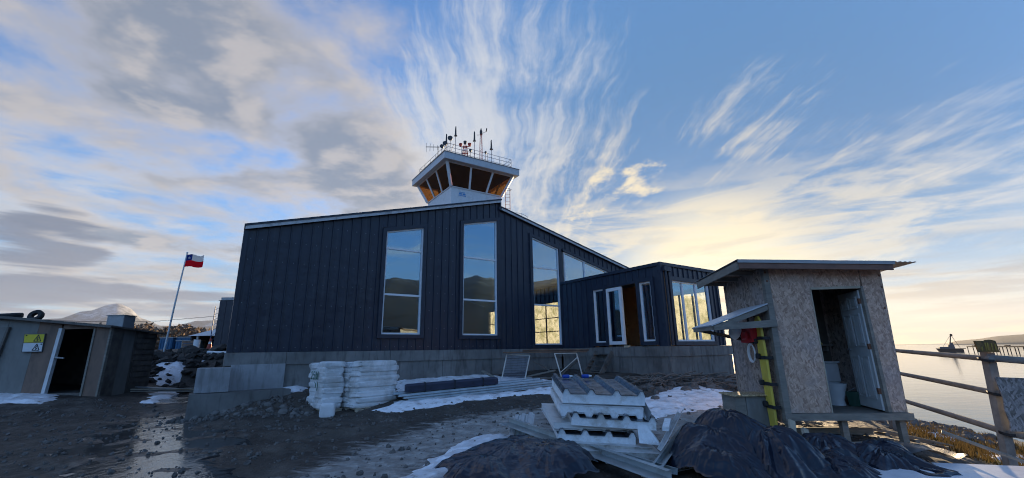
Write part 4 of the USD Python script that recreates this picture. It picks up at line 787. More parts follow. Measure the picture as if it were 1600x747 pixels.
# earth and stones of the bank: one heap nobody could count
rg = np.random.default_rng(5); rocks = []
for k in range(260):
    a = rg.random(); x = rg.uniform(-17.5, -11.0); y = rg.uniform(16.8, 23.5)
    if x < -13.6 and y < 17.6: continue
    s = rg.uniform(0.06, 0.26) if rg.random() < 0.85 else rg.uniform(0.25, 0.5)
    m = trimesh.creation.icosphere(subdivisions=1, radius=s); m.apply_scale((1, rg.uniform(0.6, 1.3), rg.uniform(0.4, 0.8))); m.vertices += rg.normal(size=m.vertices.shape) * s * 0.16; m.apply_translation((x, y, gz(x, y) + s * 0.15)); rocks.append(m)
DIRT = plain('bank_soil_look', (0.045, 0.038, 0.033), 0.95, var=0.4, scale=3, bump=0.5)
setting('rubble', cat_(rocks), DIRT, kind='stuff')

# ---------------------------------------------------------------- vessel and pier out on the water
HULL = plain('hull_look', (0.03, 0.032, 0.038), 0.95, spec=0.05); SUPER = plain('superstructure_look', (0.10, 0.10, 0.11), 0.8, spec=0.2)
vb = np.array([174.0, 178.0, SEA]); vd = unit(np.array([0.83, -0.56, 0])) ; vs = np.array([0.56, 0.83, 0])
vs_ = Thing('work_vessel', 'small grey work boat with a tall crane mast on the water', 'boat', vb)
def VP(a, b, z): return vb + vd * a * 0.72 + vs * b * 0.72 + FZ * z
vs_.part('hull', trimesh.convex.convex_hull(np.array([VP(-5.6, s * 0.2, 1.35) for s in (-1, 1)] + [VP(-4.2, s * 1.7, -0.3) for s in (-1, 1)] + [VP(-3.8, s * 2.0, 1.15) for s in (-1, 1)] + [VP(5.2, s * 2.0, z) for s in (-1, 1) for z in (-0.3, 1.0)])), HULL)
vs_.part('deckhouse', trimesh.convex.convex_hull(np.array([VP(a, s * 1.2, z) for s in (-1, 1) for a, z in ((-0.8, 1.0), (2.2, 1.0), (-0.3, 2.7), (2.0, 2.7))])), SUPER); vs_.part('wheelhouse', trimesh.convex.convex_hull(np.array([VP(a, s * 0.9, z) for s in (-1, 1) for a, z in ((0.2, 2.7), (1.9, 2.7), (0.4, 3.5), (1.8, 3.5))])), SUPER)
vs_.part('fore_house', obox(VP(-4.0, -1.2, 1.15), vd * 2.6, vs * 2.4, FZ * 0.7), SUPER); vs_.part('stern_deck', obox(VP(2.4, -1.9, 1.0), vd * 2.7, vs * 3.8, FZ * 0.25), HULL)
vs_.part('crane_mast', tube([VP(0.9, 0, 3.4), VP(2.0, 0, 6.9)], [0.22, 0.14], 6), HULL)
vs_.part('crane_head', obox(VP(1.6, -0.2, 5.9), vd * 0.7, vs * 0.4, FZ * 0.9), HULL); vs_.part('crane_stay', tube([VP(1.9, 0, 6.6), VP(4.4, 0, 1.3)], 0.07, 5), HULL); vs_.part('crane_stay', tube([VP(1.9, 0, 6.6), VP(-2.4, 0, 1.9)], 0.05, 5), HULL)
pr = Thing('pier', 'long dark timber pier on thin piles reaching out over the water', 'pier', (160, 141, SEA))
P0, P1 = np.array([181.0, 178.0, 0]), np.array([138.0, 104.0, 0]); pdn = unit(P1 - P0); psn = np.array([pdn[1], -pdn[0], 0]) * -1; L = np.linalg.norm(P1 - P0)
pr.part('deck', obox(P0 + FZ * 0.25, P1 - P0, psn * 3.0, FZ * 0.22), HULL); pr.part('kerb', obox(P0 + FZ * 0.475, P1 - P0, psn * 0.25, FZ * 0.12), HULL)
for k in range(15):
    for w in (0.1, 2.7):
        b = P0 + pdn * (0.4 + k * L / 15) + psn * w; pr.part('pile', tube([b + FZ * (SEA - 1), b + FZ * 0.27], 0.13, 6), HULL)
for k in range(0, 15, 5):
    b = P0 + pdn * (2 + k * L / 15); pr.part('bollard', obox(b + FZ * 0.475 + psn * 1.0, pdn * 1.6, psn * 1.0, FZ * 0.4), HULL)

# ---------------------------------------------------------------- control tower behind the building
tw = Thing('control_tower', 'white airfield control tower with outward leaning amber windows above the dark roof', 'control tower', (-4.63, 39.75, 1.5))
TC = np.array([-4.63, 39.75, 0]); TR = np.array([math.sin(math.radians(56.57)), math.cos(math.radians(56.57)), 0]); TL = np.array([-TR[1], TR[0], 0])
def T(a, b, z): return TC + TR * a + TL * b + FZ * z          # a to the right face's end, b to the left face's end
TWALL = plain('tower_wall_look', (0.72, 0.73, 0.74), 0.6, var=0.05, scale=2, dirt=(0.5, 0.5, 0.5), dirt_amt=0.4); TFASC = plain('tower_fascia_look', (0.52, 0.54, 0.56), 0.45, var=0.06, dirt=(0.36, 0.37, 0.38), dirt_amt=0.4)
AMBER = glass_look('amber_glass_look', tint=(0.74, 0.57, 0.38), refl=(0.5, 0.5, 0.55), ior=1.5)
GUNM = plain('antenna_dark_look', (0.03, 0.032, 0.036), 0.5); RAILM = plain('rail_grey_look', (0.30, 0.31, 0.33), 0.5, var=0.1); REDP = plain('tower_red_look', (0.42, 0.035, 0.02), 0.5, var=0.15)
HB, HT, HR, ZB, ZT = 2.68, 3.46, 3.92, 16.05, 17.93
def tbox(a0, a1, b0, b1, z0, z1): return obox(T(a0, b0, z0), TR * (a1 - a0), TL * (b1 - b0), FZ * (z1 - z0))
tw.part('shaft', tbox(-HB + 0.04, HB - 0.04, -HB + 0.04, HB - 0.04, 0.8, ZB - 0.10), TWALL)
tw.part('sill', tbox(-HB - 0.03, HB + 0.03, -HB - 0.03, HB + 0.03, ZB - 0.10, ZB - 0.02), TWALL)
rf = tw.part('roof', cat_([tbox(-HR, HR, -HR, HR, 17.96, 18.58)]), TFASC); tw.part('roof_cap', tbox(-HR - 0.04, HR + 0.04, -HR - 0.04, HR + 0.04, 18.582, 18.63), plain('roof_cap_look', (0.22, 0.21, 0.2), 0.7, var=0.3), parent=rf)
tw.part('ceiling', tbox(-HT + 0.1, HT - 0.1, -HT + 0.1, HT - 0.1, 17.93, 17.957), DARKIN)
for a, b in ((-1, -1), (-1, 1), (1, -1), (1, 1)): tw.part('corner_post', beam(T(a * HB, b * HB, ZB - 0.02), T(a * HT, b * HT, ZT + 0.02), 0.24, 0.24, TR + TL), TWALL)
def face(i, a, b0, zz):                                         # point on one of the four leaning faces
    h = HB + (HT - HB) * (zz - ZB) / (ZT - ZB); return (T(b0 * h, -h, zz), T(h, b0 * h, zz), T(-b0 * h, h, zz), T(-h, b0 * h, zz))[i]
for i in range(4):
    cuts = [-1, -0.31, 0.36, 1]
    for j in range(3):
        P = [face(i, 0, cuts[j], ZB), face(i, 0, cuts[j + 1], ZB), face(i, 0, cuts[j + 1], ZT), face(i, 0, cuts[j], ZT)]
        n_ = unit(np.cross(P[1] - P[0], P[3] - P[0])); n_ = n_ if np.dot(n_, P[0] - TC - FZ * P[0][2]) > 0 else -n_
        V = P + [p - n_ * 0.01 for p in P]; f = np.array([[0, 1, 2], [0, 2, 3], [4, 6, 5], [4, 7, 6], [0, 4, 5], [0, 5, 1], [1, 5, 6], [1, 6, 2], [2, 6, 7], [2, 7, 3], [3, 7, 4], [3, 4, 0]]); m = trimesh.Trimesh(np.array(V), f, process=False)
        if m.volume < 0: m.invert()
        tw.part('window_pane', m, AMBER)
        if j: tw.part('mullion', beam(face(i, 0, cuts[j], ZB), face(i, 0, cuts[j], ZT), 0.17, 0.14, n_), TWALL)
    tw.part('window_head', beam(face(i, 0, -1, ZT - 0.02), face(i, 0, 1, ZT - 0.02), 0.12, 0.10), TWALL)
tw.part('console', tbox(-1.6, 1.6, -1.6, 1.6, 15.98, 16.35), DARKIN)
mk = plain('blue_mark_look', (0.10, 0.32, 0.62), 0.6, var=0.05)
tw.part('blue_emblem', cat_([obox(T(-1.9 + dx, -HB - 0.03 + 0.065, 15.25 + dz), TR * w, TL * -0.012, FZ * h) for dx, dz, w, h in ((0, 0, 0.75, 0.07), (0.05, 0.12, 0.28, 0.16), (0.42, 0.12, 0.28, 0.16), (0.1, 0.33, 0.55, 0.05))]), mk)
v_ = tw.part('vent', obox(T(-1.7, -HB - 0.10, 14.0), TR * 0.95, TL * 0.13, FZ * 0.5), GUNM)
for k in range(5): tw.part('louvre', obox(T(-1.66, -HB - 0.13, 14.05 + k * 0.09), TR * 0.87, TL * 0.03, FZ * 0.035), RAILM, parent=v_)
# roof rail
PR = [(-1, -1), (1, -1), (1, 1), (-1, 1), (-1, -1)]; q_ = HR - 0.55
for (a, b), (c, d) in zip(PR[:-1], PR[1:]):
    for z in (0.42, 0.78, 1.12): tw.part('handrail', tube([T(a * q_, b * q_, 18.6 + z), T(c * q_, d * q_, 18.6 + z)], 0.022, 5), RAILM)
    for k in range(5): tw.part('rail_post', tube([T(a * q_ + (c - a) * q_ * k / 5, b * q_ + (d - b) * q_ * k / 5, 18.6), T(a * q_ + (c - a) * q_ * k / 5, b * q_ + (d - b) * q_ * k / 5, 19.74)], 0.024, 5), RAILM)
for x, y, zt in ((-5.13, 36.6, 22.2), (-3.4, 37.0, 21.85), (-1.83, 37.5, 21.2), (-5.95, 36.4, 21.3)):
    a_ = tw.part('antenna_pole', tube([(x, y, 18.6), (x, y, zt - 0.9)], 0.035, 6), RAILM); tw.part('antenna_whip', tube([(x, y, zt - 0.86), (x, y, zt)], [0.085, 0.05], 8), GUNM, parent=a_); tw.part('antenna_collar', tube([(x, y, zt - 0.98), (x, y, zt - 0.86)], [0.16, 0.10], 8), GUNM, parent=a_)
mx, my = -2.79, 37.2; lm = tw.part('lattice_mast', cat_([tube([(mx + dx, my + dy, 18.6), (mx + dx * 0.4, my + dy * 0.4, 21.7)], 0.022, 5) for dx, dy in ((-0.17, -0.1), (0.17, -0.1), (0, 0.19))]), REDP)
for k in range(13): tw.part('mast_brace', cat_([tube([(mx - 0.17 * (1 - k * 0.045), my - 0.1, 18.7 + k * 0.23), (mx + 0.17 * (1 - k * 0.045), my - 0.1, 18.93 + k * 0.23)], 0.013, 4)]), TWALL if k % 4 > 1 else REDP, parent=lm)
tw.part('mast_head', tube([(mx, my, 21.65), (mx, my, 21.95), (mx, my, 22.3)], [0.11, 0.13, 0.03], 8), GUNM); tw.part('wind_vane', cat_([tube([(mx + 0.1, my, 21.75), (mx + 0.5, my, 21.95)], 0.02, 5), tube([(mx + 0.5, my, 21.95), (mx + 0.55, my, 22.3)], [0.05, 0.05], 6)]), GUNM); tw.part('cross_arm', tube([(mx - 0.4, my, 21.6), (mx + 0.2, my, 21.6)], 0.02, 5), GUNM)
# red obstruction light cluster
rx, ry = -4.25, 36.8; cl_ = tw.part('light_cluster', cat_([tube([(rx + dx, ry, 18.6), (rx + dx * 0.5, ry, 20.3)], 0.05, 6) for dx in (-0.28, 0.28, 0.0)]), REDP)
for k in range(5): tw.part('cluster_arm', tube([(rx - 0.36 + 0.03 * k, ry - 0.05, 18.85 + k * 0.33), (rx + 0.36 - 0.03 * k, ry - 0.05, 18.85 + k * 0.33)], 0.055, 6), REDP if k % 2 == 0 else TWALL, parent=cl_)
for dx, dz in ((-0.42, 1.75), (0.42, 1.75), (0.0, 1.98)):
    tw.part('red_lamp', tube([(rx + dx, ry - 0.05, 18.6 + dz - 0.14), (rx + dx, ry - 0.05, 18.6 + dz + 0.14)], [0.12, 0.17], 9), REDP if dx else GUNM, parent=cl_); tw.part('lamp_arm', tube([(rx, ry, 20.1), (rx + dx, ry - 0.05, 18.6 + dz - 0.14)], 0.04, 5), REDP, parent=cl_)
for x, y, z, r in ((-5.5, 35.7, 20.55, 0.24), (-5.95, 35.6, 20.0, 0.22), (-6.15, 35.2, 19.5, 0.2), (-3.7, 36.3, 19.6, 0.14), (-2.35, 37.1, 19.75, 0.12)):
    tw.part('floodlight', trimesh.convex.convex_hull(np.array([(x + math.cos(a) * r * (1.0 if k else 0.6), y + (0.0 if k else 0.3), z + math.sin(a) * r * (1.0 if k else 0.6)) for a in np.linspace(0, 2 * math.pi, 9)[:-1] for k in (0, 1)])), GUNM); tw.part('floodlight_arm', tube([(x, y + 0.2, z - 0.05), (x - 0.1, y + 0.5, 18.6)], 0.028, 5), RAILM)
tw.part('stair_rail', tube([(-5.6, 35.6, 18.6), (-5.2, 36.2, 20.2)], 0.03, 5), RAILM)
yg = tw.part('yagi_antenna', tube([(-7.95, 36.9, 20.3), (-6.6, 36.6, 20.1)], 0.03, 6), GUNM); tw.part('yagi_mount', tube([(-6.75, 36.65, 18.6), (-6.75, 36.65, 20.2)], 0.03, 6), GUNM, parent=yg)
for k in range(4): t0 = k / 3.6; p = np.array([-7.9 + 1.3 * t0, 36.89 - 0.29 * t0, 20.29 - 0.19 * t0]); tw.part('yagi_element', tube([p - FZ * (0.5 - 0.07 * k), p + FZ * (0.42 - 0.07 * k)], 0.014, 4), GUNM, parent=yg)
# service ladder and platform on the right
for dx in (0.0, 0.42): tw.part('ladder_rail', tube([(-0.55 + dx, 38.6 + dx * 0.2, 12.0), (-0.55 + dx, 38.6 + dx * 0.2, 16.7)], 0.03, 5), REDP)
for k in range(12): tw.part('ladder_rung', tube([(-0.55, 38.6, 12.5 + 0.36 * k), (-0.13, 38.68, 12.5 + 0.36 * k)], 0.018, 4), REDP)
tw.part('ladder_hoop', tube([(-0.55, 38.6, 16.4), (-0.75, 38.2, 16.42), (-0.3, 38.05, 16.45), (0.02, 38.3, 16.42), (-0.13, 38.68, 16.4)], 0.025, 5), RAILM)
tw.part('platform', obox((-0.7, 37.8, 12.9), (2.2, 0.5, 0), (-0.3, 1.2, 0), (0, 0, 0.08)), RAILM)
for z in (13.45, 14.0): tw.part('platform_rail', tube([(-0.55, 37.85, z + 0.1), (0.9, 38.2, z), (1.5, 38.35, z - 0.3)], 0.022, 5), RAILM)
for x, y, z in ((0.1, 38.0, 14.05), (0.9, 38.2, 14.0), (1.5, 38.35, 13.7)): tw.part('platform_post', tube([(x, y, 12.95), (x, y, z)], 0.022, 5), RAILM)

# ---------------------------------------------------------------- board hut on the right
BP = np.array([4.33, 7.42, 0.0]); BU = unit(np.array([1.87, -0.13, 0.0])); BD = np.array([-BU[1], BU[0], 0.0])      # along the front; into the hut
def B(s, d, z): return BP + BU * s + BD * d + FZ * z
def bbox(s0, s1, d0, d1, z0, z1): return obox(B(s0, d0, z0), BU * (s1 - s0), BD * (d1 - d0), FZ * (z1 - z0))
def bquad(P, d0, d1):
    V = [B(s, d0, z) for s, z in P] + [B(s, d1, z) for s, z in P]; n = len(P); f = []
    for i in range(1, n - 1): f += [[0, i, i + 1], [n, n + i + 1, n + i]]
    for i in range(n): j = (i + 1) % n; f += [[i, n + i, n + j], [i, n + j, j]]
    m = trimesh.Trimesh(np.array(V), np.array(f), process=False)
    if m.volume < 0: m.invert()
    return m
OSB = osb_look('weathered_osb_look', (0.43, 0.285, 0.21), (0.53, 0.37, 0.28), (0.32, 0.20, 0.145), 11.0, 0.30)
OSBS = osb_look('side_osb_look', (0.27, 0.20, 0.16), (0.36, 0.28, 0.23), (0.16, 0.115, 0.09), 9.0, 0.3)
HINGE = plain('rust_look', (0.16, 0.07, 0.04), 0.7, var=0.3)
LT, LTB = 2.92, 0.565
ht = Thing('board_hut', 'small raised hut of weathered chipboard with an open white panelled door', 'hut', B(0.95, 0.8, 0.1))
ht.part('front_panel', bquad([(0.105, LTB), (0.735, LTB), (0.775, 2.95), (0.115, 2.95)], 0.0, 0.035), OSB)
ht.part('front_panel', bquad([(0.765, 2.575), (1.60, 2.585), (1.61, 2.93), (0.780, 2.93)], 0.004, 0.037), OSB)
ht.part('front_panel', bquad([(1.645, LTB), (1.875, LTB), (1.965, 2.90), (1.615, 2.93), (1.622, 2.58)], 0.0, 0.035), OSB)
ht.part('corner_post', bquad([(0.0, 0.40), (0.10, 0.40), (0.105, 2.93), (0.015, 2.93)], -0.035, 0.07), WOOD)
ht.part('corner_post', bquad([(1.86, 0.42), (1.905, 0.42), (1.995, 2.86), (1.95, 2.86)], 0.037, 0.12), WOOD)
ht.part('door_post', bquad([(1.583, LTB), (1.64, LTB), (1.617, 2.575), (1.575, 2.575)], -0.02, 0.06), WOOD); ht.part('door_head', bquad([(0.76, 2.535), (1.575, 2.54), (1.575, 2.582), (0.765, 2.572)], -0.012, 0.05), PALEW); ht.part('door_edge', bquad([(0.738, LTB), (0.752, LTB), (0.775, 2.53), (0.760, 2.53)], -0.01, 0.06), PALEW)
ht.part('sill_beam', bbox(-0.01, 1.92, -0.06, 0.05, 0.455, 0.56), WOOD)
ht.part('floor', bbox(0.02, 1.9, 0.052, 1.62, 0.49, 0.552), WOOD)
for s, d in ((0.02, -0.02), (0.87, 0.02), (1.74, 0.02), (0.02, 1.5), (1.74, 1.5)): ht.part('leg', bbox(s, s + 0.09, d, d + 0.09, -0.15, 0.452), WOOD)
ht.part('cross_board', bbox(0.2, 1.7, 0.6, 0.63, 0.13, 0.25), WOOD)
# side, back and right walls
def swall(s, d0, d1, z0, z1a, z1b, t, mat, name, sk=0.0): 
    V = [B(s, d0, z0), B(s, d1, z0), B(s + sk, d1, z1b), B(s + sk, d0, z1a)]; V += [v + BU * t for v in V]
    m = trimesh.Trimesh(np.array(V), np.array([[0, 1, 2], [0, 2, 3], [4, 6, 5], [4, 7, 6], [0, 5, 1], [0, 4, 5], [1, 6, 2], [1, 5, 6], [2, 7, 3], [2, 6, 7], [3, 4, 0], [3, 7, 4]]), process=False)
    if m.volume < 0: m.invert()
    return ht.part(name, m, mat)
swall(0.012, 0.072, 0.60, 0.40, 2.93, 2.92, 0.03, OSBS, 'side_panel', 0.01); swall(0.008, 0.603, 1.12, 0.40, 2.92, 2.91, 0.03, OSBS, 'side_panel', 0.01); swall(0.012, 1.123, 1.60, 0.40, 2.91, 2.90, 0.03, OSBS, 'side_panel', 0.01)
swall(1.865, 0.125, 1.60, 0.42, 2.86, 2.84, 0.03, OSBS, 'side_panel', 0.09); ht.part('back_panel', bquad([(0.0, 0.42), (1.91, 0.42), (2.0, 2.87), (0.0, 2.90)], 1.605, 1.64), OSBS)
ht.part('inner_lining', bbox(0.05, 1.86, 1.57, 1.60, 0.56, 2.85), plain('hut_inside_look', (0.10, 0.085, 0.07), 0.9, var=0.3))
# roof: boards, corrugated sheet, fascias
zr = lambda s, d: 3.035 - 0.045 * (s + 0.5) - 0.025 * (d + 0.25)
def rquad(s0, s1, d0, d1, up, th): 
    V = [B(s, d, zr(s, d) + up + k) for k in (0, th) for s, d in ((s0, d0), (s1, d0), (s1, d1), (s0, d1))]
    m = trimesh.Trimesh(np.array(V), np.array([[0, 2, 1], [0, 3, 2], [4, 5, 6], [4, 6, 7], [0, 1, 5], [0, 5, 4], [1, 2, 6], [1, 6, 5], [2, 3, 7], [2, 7, 6], [3, 0, 4], [3, 4, 7]]), process=False); return m
ht.part('roof_deck', rquad(-0.46, 1.97, -0.23, 1.78, -0.055, 0.04), osb_look('soffit_look', (0.24, 0.14, 0.085), (0.32, 0.20, 0.13), (0.13, 0.075, 0.05), 14.0))
n = 46; S_, D_ = np.meshgrid(np.linspace(-0.50, 2.36, n * 4 + 1), [-0.27, 1.85]); zc = zr(S_, D_) + 0.012 + 0.009 * np.sin((S_ + 0.5) * 2 * math.pi / 0.0762 * 1.0)
i2 = np.arange(S_.size).reshape(S_.shape); pv = np.stack([B(0, 0, 0)[k] + BU[k] * S_ + BD[k] * D_ + (zc if k == 2 else 0) for k in range(3)], -1).reshape(-1, 3)
tp = np.vstack([np.stack([i2[:-1, :-1], i2[:-1, 1:], i2[1:, 1:]], -1).reshape(-1, 3), np.stack([i2[:-1, :-1], i2[1:, 1:], i2[1:, :-1]], -1).reshape(-1, 3)])
N_ = S_.size; pv2 = np.vstack([pv, pv - FZ * 0.004]); ring = list(i2[0]) + list(i2[1][::-1]); sd_ = []
for a, b in zip(ring, ring[1:] + ring[:1]): sd_ += [[a, N_ + a, N_ + b], [a, N_ + b, b]]
ht.part('corrugated_sheet', trimesh.Trimesh(pv2, np.vstack([tp, tp[:, ::-1] + N_, np.array(sd_)]), process=False), plain('zinc_look', (0.42, 0.43, 0.45), 0.42, metal=0.7, var=0.12, dirt=(0.22, 0.2, 0.19), dirt_amt=0.5))
def beam_b(s0, z0, s1, z1, d, w, h): return beam(B(s0, d, z0), B(s1, d, z1), w, h)
ht.part('front_fascia', beam(B(-0.46, -0.245, zr(-0.46, -0.24) - 0.085), B(1.99, -0.245, zr(1.99, -0.24) - 0.075), 0.03, 0.10), plain('fascia_brown_look', (0.20, 0.11, 0.08), 0.8, var=0.25, scale=5)); ht.part('roof_edge_strip', beam(B(-0.48, -0.262, zr(-0.48, -0.26) - 0.012), B(2.02, -0.262, zr(2.02, -0.26) - 0.006), 0.028, 0.055), GREYM)
ht.part('side_fascia', beam(B(-0.475, -0.23, zr(-0.48, -0.23) - 0.085), B(-0.475, 1.78, zr(-0.48, 1.78) - 0.085), 0.03, 0.13), WOOD)
for d in (0.35, 0.95, 1.5): ht.part('rafter', beam(B(-0.44, d, zr(-0.44, d) - 0.10), B(0.0, d, zr(0.0, d) - 0.10), 0.045, 0.07), WOOD)
# the open door: leaf with six panels, hinged on the right
DH = B(1.575, 0.05, 0.585); dd = unit(BU * 0.22 + BD); dnrm = np.array([-dd[1], dd[0], 0]) 
if np.dot(dnrm, -BD) < 0 and np.dot(dnrm, BU) > 0: dnrm = -dnrm
DOORM = plain('door_paint_look', (0.50, 0.52, 0.52), 0.5, var=0.05, dirt=(0.36, 0.37, 0.37), dirt_amt=0.4)
dl = ht.part('door', obox(DH - dnrm * 0.018, dd * 0.80, dnrm * 0.036, FZ * 1.93), DOORM, label='white six panel door leaf swung into the hut')
for a0, a1, z0, z1 in ((0.10, 0.36, 0.16, 0.84), (0.44, 0.70, 0.16, 0.84), (0.10, 0.36, 1.0, 1.55), (0.44, 0.70, 1.0, 1.55), (0.10, 0.36, 1.63, 1.84), (0.44, 0.70, 1.63, 1.84)):
    for w in (0.018, -0.030): 
        fr_ = [obox(DH + dd * a0 + dnrm * w + FZ * z0, dd * (a1 - a0), dnrm * 0.012, FZ * 0.025), obox(DH + dd * a0 + dnrm * w + FZ * (z1 - 0.025), dd * (a1 - a0), dnrm * 0.012, FZ * 0.025), obox(DH + dd * a0 + dnrm * w + FZ * (z0 + 0.025), dd * 0.025, dnrm * 0.012, FZ * (z1 - z0 - 0.05)), obox(DH + dd * (a1 - 0.025) + dnrm * w + FZ * (z0 + 0.025), dd * 0.025, dnrm * 0.012, FZ * (z1 - z0 - 0.05)), obox(DH + dd * (a0 + 0.05) + dnrm * w + FZ * (z0 + 0.05), dd * (a1 - a0 - 0.1), dnrm * 0.012, FZ * (z1 - z0 - 0.1))]
        ht.part('door_panel', cat_(fr_), DOORM, parent=dl)
ht.part('handle', cat_([tube([DH + dd * 0.735 + dnrm * w + FZ * 0.95, DH + dd * 0.735 + dnrm * w * 2.6 + FZ * 0.95, DH + dd * 0.63 + dnrm * w * 2.6 + FZ * 0.95], 0.011, 6) for w in (0.02, -0.02)]), GREYM, parent=dl)
for z in (0.25, 0.95, 1.7): ht.part('hinge', obox(DH - dnrm * 0.03 + FZ * z - dd * 0.01, dd * 0.05, dnrm * 0.06, FZ * 0.09), HINGE, parent=dl)
for s, z in ((1.93, 2.55), (1.9, 2.2), (1.93, 2.75), (0.05, 2.85), (0.06, 2.7)): ht.part('bolt_stain', sphere(B(s, -0.001 if s > 1 else -0.037, z), 0.018, 1, (1, 0.4, 1.2)), HINGE)
# side canopy
cn_ = ht.part('canopy', cat_([bquad([(0.0, 2.30), (-0.97, 1.955), (-0.975, 1.975), (0.0, 2.322)], -0.05, 0.95)]), plain('canopy_sheet_look', (0.45, 0.48, 0.52), 0.4, metal=0.4, var=0.1))
ht.part('canopy_front_board', bquad([(0.0, 2.205), (-0.62, 1.985), (-0.935, 1.955), (0.0, 2.29)], -0.035, 0.0), WOOD, parent=cn_)
ht.part('canopy_bracket', bquad([(0.10, 2.045), (-0.80, 1.985), (-0.94, 1.95), (-0.93, 1.885), (0.10, 1.925)], -0.062, -0.036), WOOD, parent=cn_)
ht.part('canopy_brace', beam(B(-0.90, 0.85, 1.93), B(-0.01, 0.85, 1.72), 0.05, 0.06), DARKWOOD, parent=cn_); ht.part('canopy_edge', beam(B(-0.945, -0.03, 1.925), B(-0.945, 0.93, 1.925), 0.03, 0.07), WOOD, parent=cn_)
# ---- things hanging under the canopy and in the hut
SBY = plain('stretcher_yellow_look', (0.66, 0.50, 0.07), 0.4, var=0.1, dirt=(0.42, 0.34, 0.12), dirt_amt=0.3); STRAP = plain('black_strap_look', (0.012, 0.012, 0.013), 0.7)
sb = Thing('spine_board', 'yellow rescue board with black straps standing against the hut side', 'rescue board', B(-0.1, 0.3, 0.2))
def bl_(s, d, z): return B(s, d, z)
prof = [(0.03, 0.20), (0.18, 0.20), (0.20, 0.6), (0.21, 1.5), (0.18, 2.04), (0.14, 2.10), (0.07, 2.10), (0.03, 2.04), (0.0, 1.5), (0.01, 0.6)]
m = prism(prof, B(-0.085, 0.06, 0), BD, FZ, BU * -0.035); sb.part('board', m, SBY)
sb.part('rim', cat_([tube([B(-0.105, 0.06 + d, z) for d, z in prof + prof[:1]], 0.022, 7)]), SBY, smooth=40)
for z in (0.62, 0.98, 1.40, 1.72): sb.part('strap', cat_([obox(B(-0.135, 0.02, z), BU * 0.012, BD * 0.26, FZ * 0.055 + BD * 0.02), obox(B(-0.135, 0.01, z), BU * 0.115, BD * 0.012, FZ * 0.05)]), STRAP); 
for z, d in ((0.68, 0.25), (1.02, 0.26), (1.45, 0.25), (1.70, 0.28)): sb.part('buckle', bevel_box(B(-0.15, d, z), BU * 0.06, BD * 0.10, FZ * 0.09, 0.015), STRAP)
RED = plain('red_bag_look', (0.50, 0.012, 0.02), 0.6, var=0.2, bump=0.3)
rb = Thing('red_bag', 'red first aid bag hanging under the hut canopy', 'bag', B(-0.2, 0.45, 1.7)); hull = rough(trimesh.convex.convex_hull(np.array([B(-0.13 + a, 0.46 + b, 1.82 + c) for a in (-0.09, 0.08) for b in (-0.22, 0.22) for c in (-0.14, 0.13)])).subdivide().subdivide(), 0.035, 6, 3); rb.part('body', hull, RED, smooth=50); rb.part('strap', tube([B(-0.18, 0.35, 1.95), B(-0.15, 0.42, 2.12), B(-0.1, 0.55, 1.95)], 0.014, 6), STRAP); rb.part('pocket', bevel_box(B(-0.25, 0.42, 1.80), BU * 0.05, BD * 0.22, FZ * 0.14, 0.02), RED)
hm = Thing('safety_helmet', 'white helmet hanging beside the red bag', 'helmet', B(-0.4, 0.6, 1.75)); s_ = trimesh.creation.icosphere(subdivisions=3, radius=0.13); s_ = trimesh.intersections.slice_mesh_plane(s_, (0, 0, 1), (0, 0, -0.02)); s_.apply_transform(trimesh.transformations.rotation_matrix(-1.15, (0, 1, 0))); s_.apply_translation(B(-0.30, 0.62, 1.86)); hm.part('shell', s_, PVC, smooth=True); hm.part('chin_strap', tube([B(-0.28, 0.52, 1.85), B(-0.24, 0.6, 1.74), B(-0.28, 0.72, 1.85)], 0.008, 5), STRAP)
single('rope_coil', 'pale coiled rope loop hanging below the red bag', 'rope', cat_([tube([B(-0.16 - 0.01 * k, 0.42 + math.cos(a) * (0.11 + 0.012 * k), 1.50 + math.sin(a) * (0.14 + 0.01 * k)) for a in np.linspace(0, 2 * math.pi, 18)], 0.009, 6) for k in range(3)] + [tube([B(-0.15, 0.42, 1.63), B(-0.14, 0.44, 1.70)], 0.012, 6)]), PVC, smooth=40)
POR = plain('porcelain_look', (0.62, 0.64, 0.66), 0.25, var=0.04, coat=0.4)
to = Thing('toilet', 'white toilet with raised lid inside the hut doorway', 'toilet', B(1.45, 1.1, 0.55))
to.part('cistern', bevel_box(B(1.62, 1.42, 1.10), BU * 0.40, BD * 0.18, FZ * 0.36, 0.03), POR); to.part('cistern_lid', bevel_box(B(1.62, 1.42, 1.295), BU * 0.44, BD * 0.21, FZ * 0.035, 0.012), POR)
rg_ = lambda r, z, dx: np.array([B(1.50 + dx + math.cos(a) * r[0], 1.12 + math.sin(a) * r[1], z) for a in np.linspace(0, 2 * math.pi, 17)[:-1]])
to.part('bowl', loft([rg_((0.13, 0.2), 0.555, 0), rg_((0.12, 0.18), 0.65, 0), rg_((0.17, 0.23), 0.82, 0), rg_((0.20, 0.27), 0.93, 0), rg_((0.15, 0.22), 0.93, 0), rg_((0.1, 0.14), 0.80, 0)]), POR, smooth=40)
to.part('lid', prism([(math.cos(a) * 0.19, math.sin(a) * 0.22) for a in np.linspace(0, 2 * math.pi, 19)[:-1]], B(1.40, 1.30, 1.16), BU, FZ + BD * 0.1, BD * 0.02), POR)
bn = Thing('bucket', 'dark green bucket on the hut floor by the door', 'bucket', B(1.72, 0.95, 0.555)); gr_ = plain('bucket_green_look', (0.02, 0.07, 0.05), 0.5); bn.part('body', tube([B(1.72, 0.92, 0.555), B(1.72, 0.92, 0.80)], [0.10, 0.13], 14), gr_, smooth=40); bn.part('handle', tube([B(1.60, 0.92, 0.79), B(1.72, 0.88, 0.86), B(1.84, 0.92, 0.79)], 0.006, 5), GREYM)
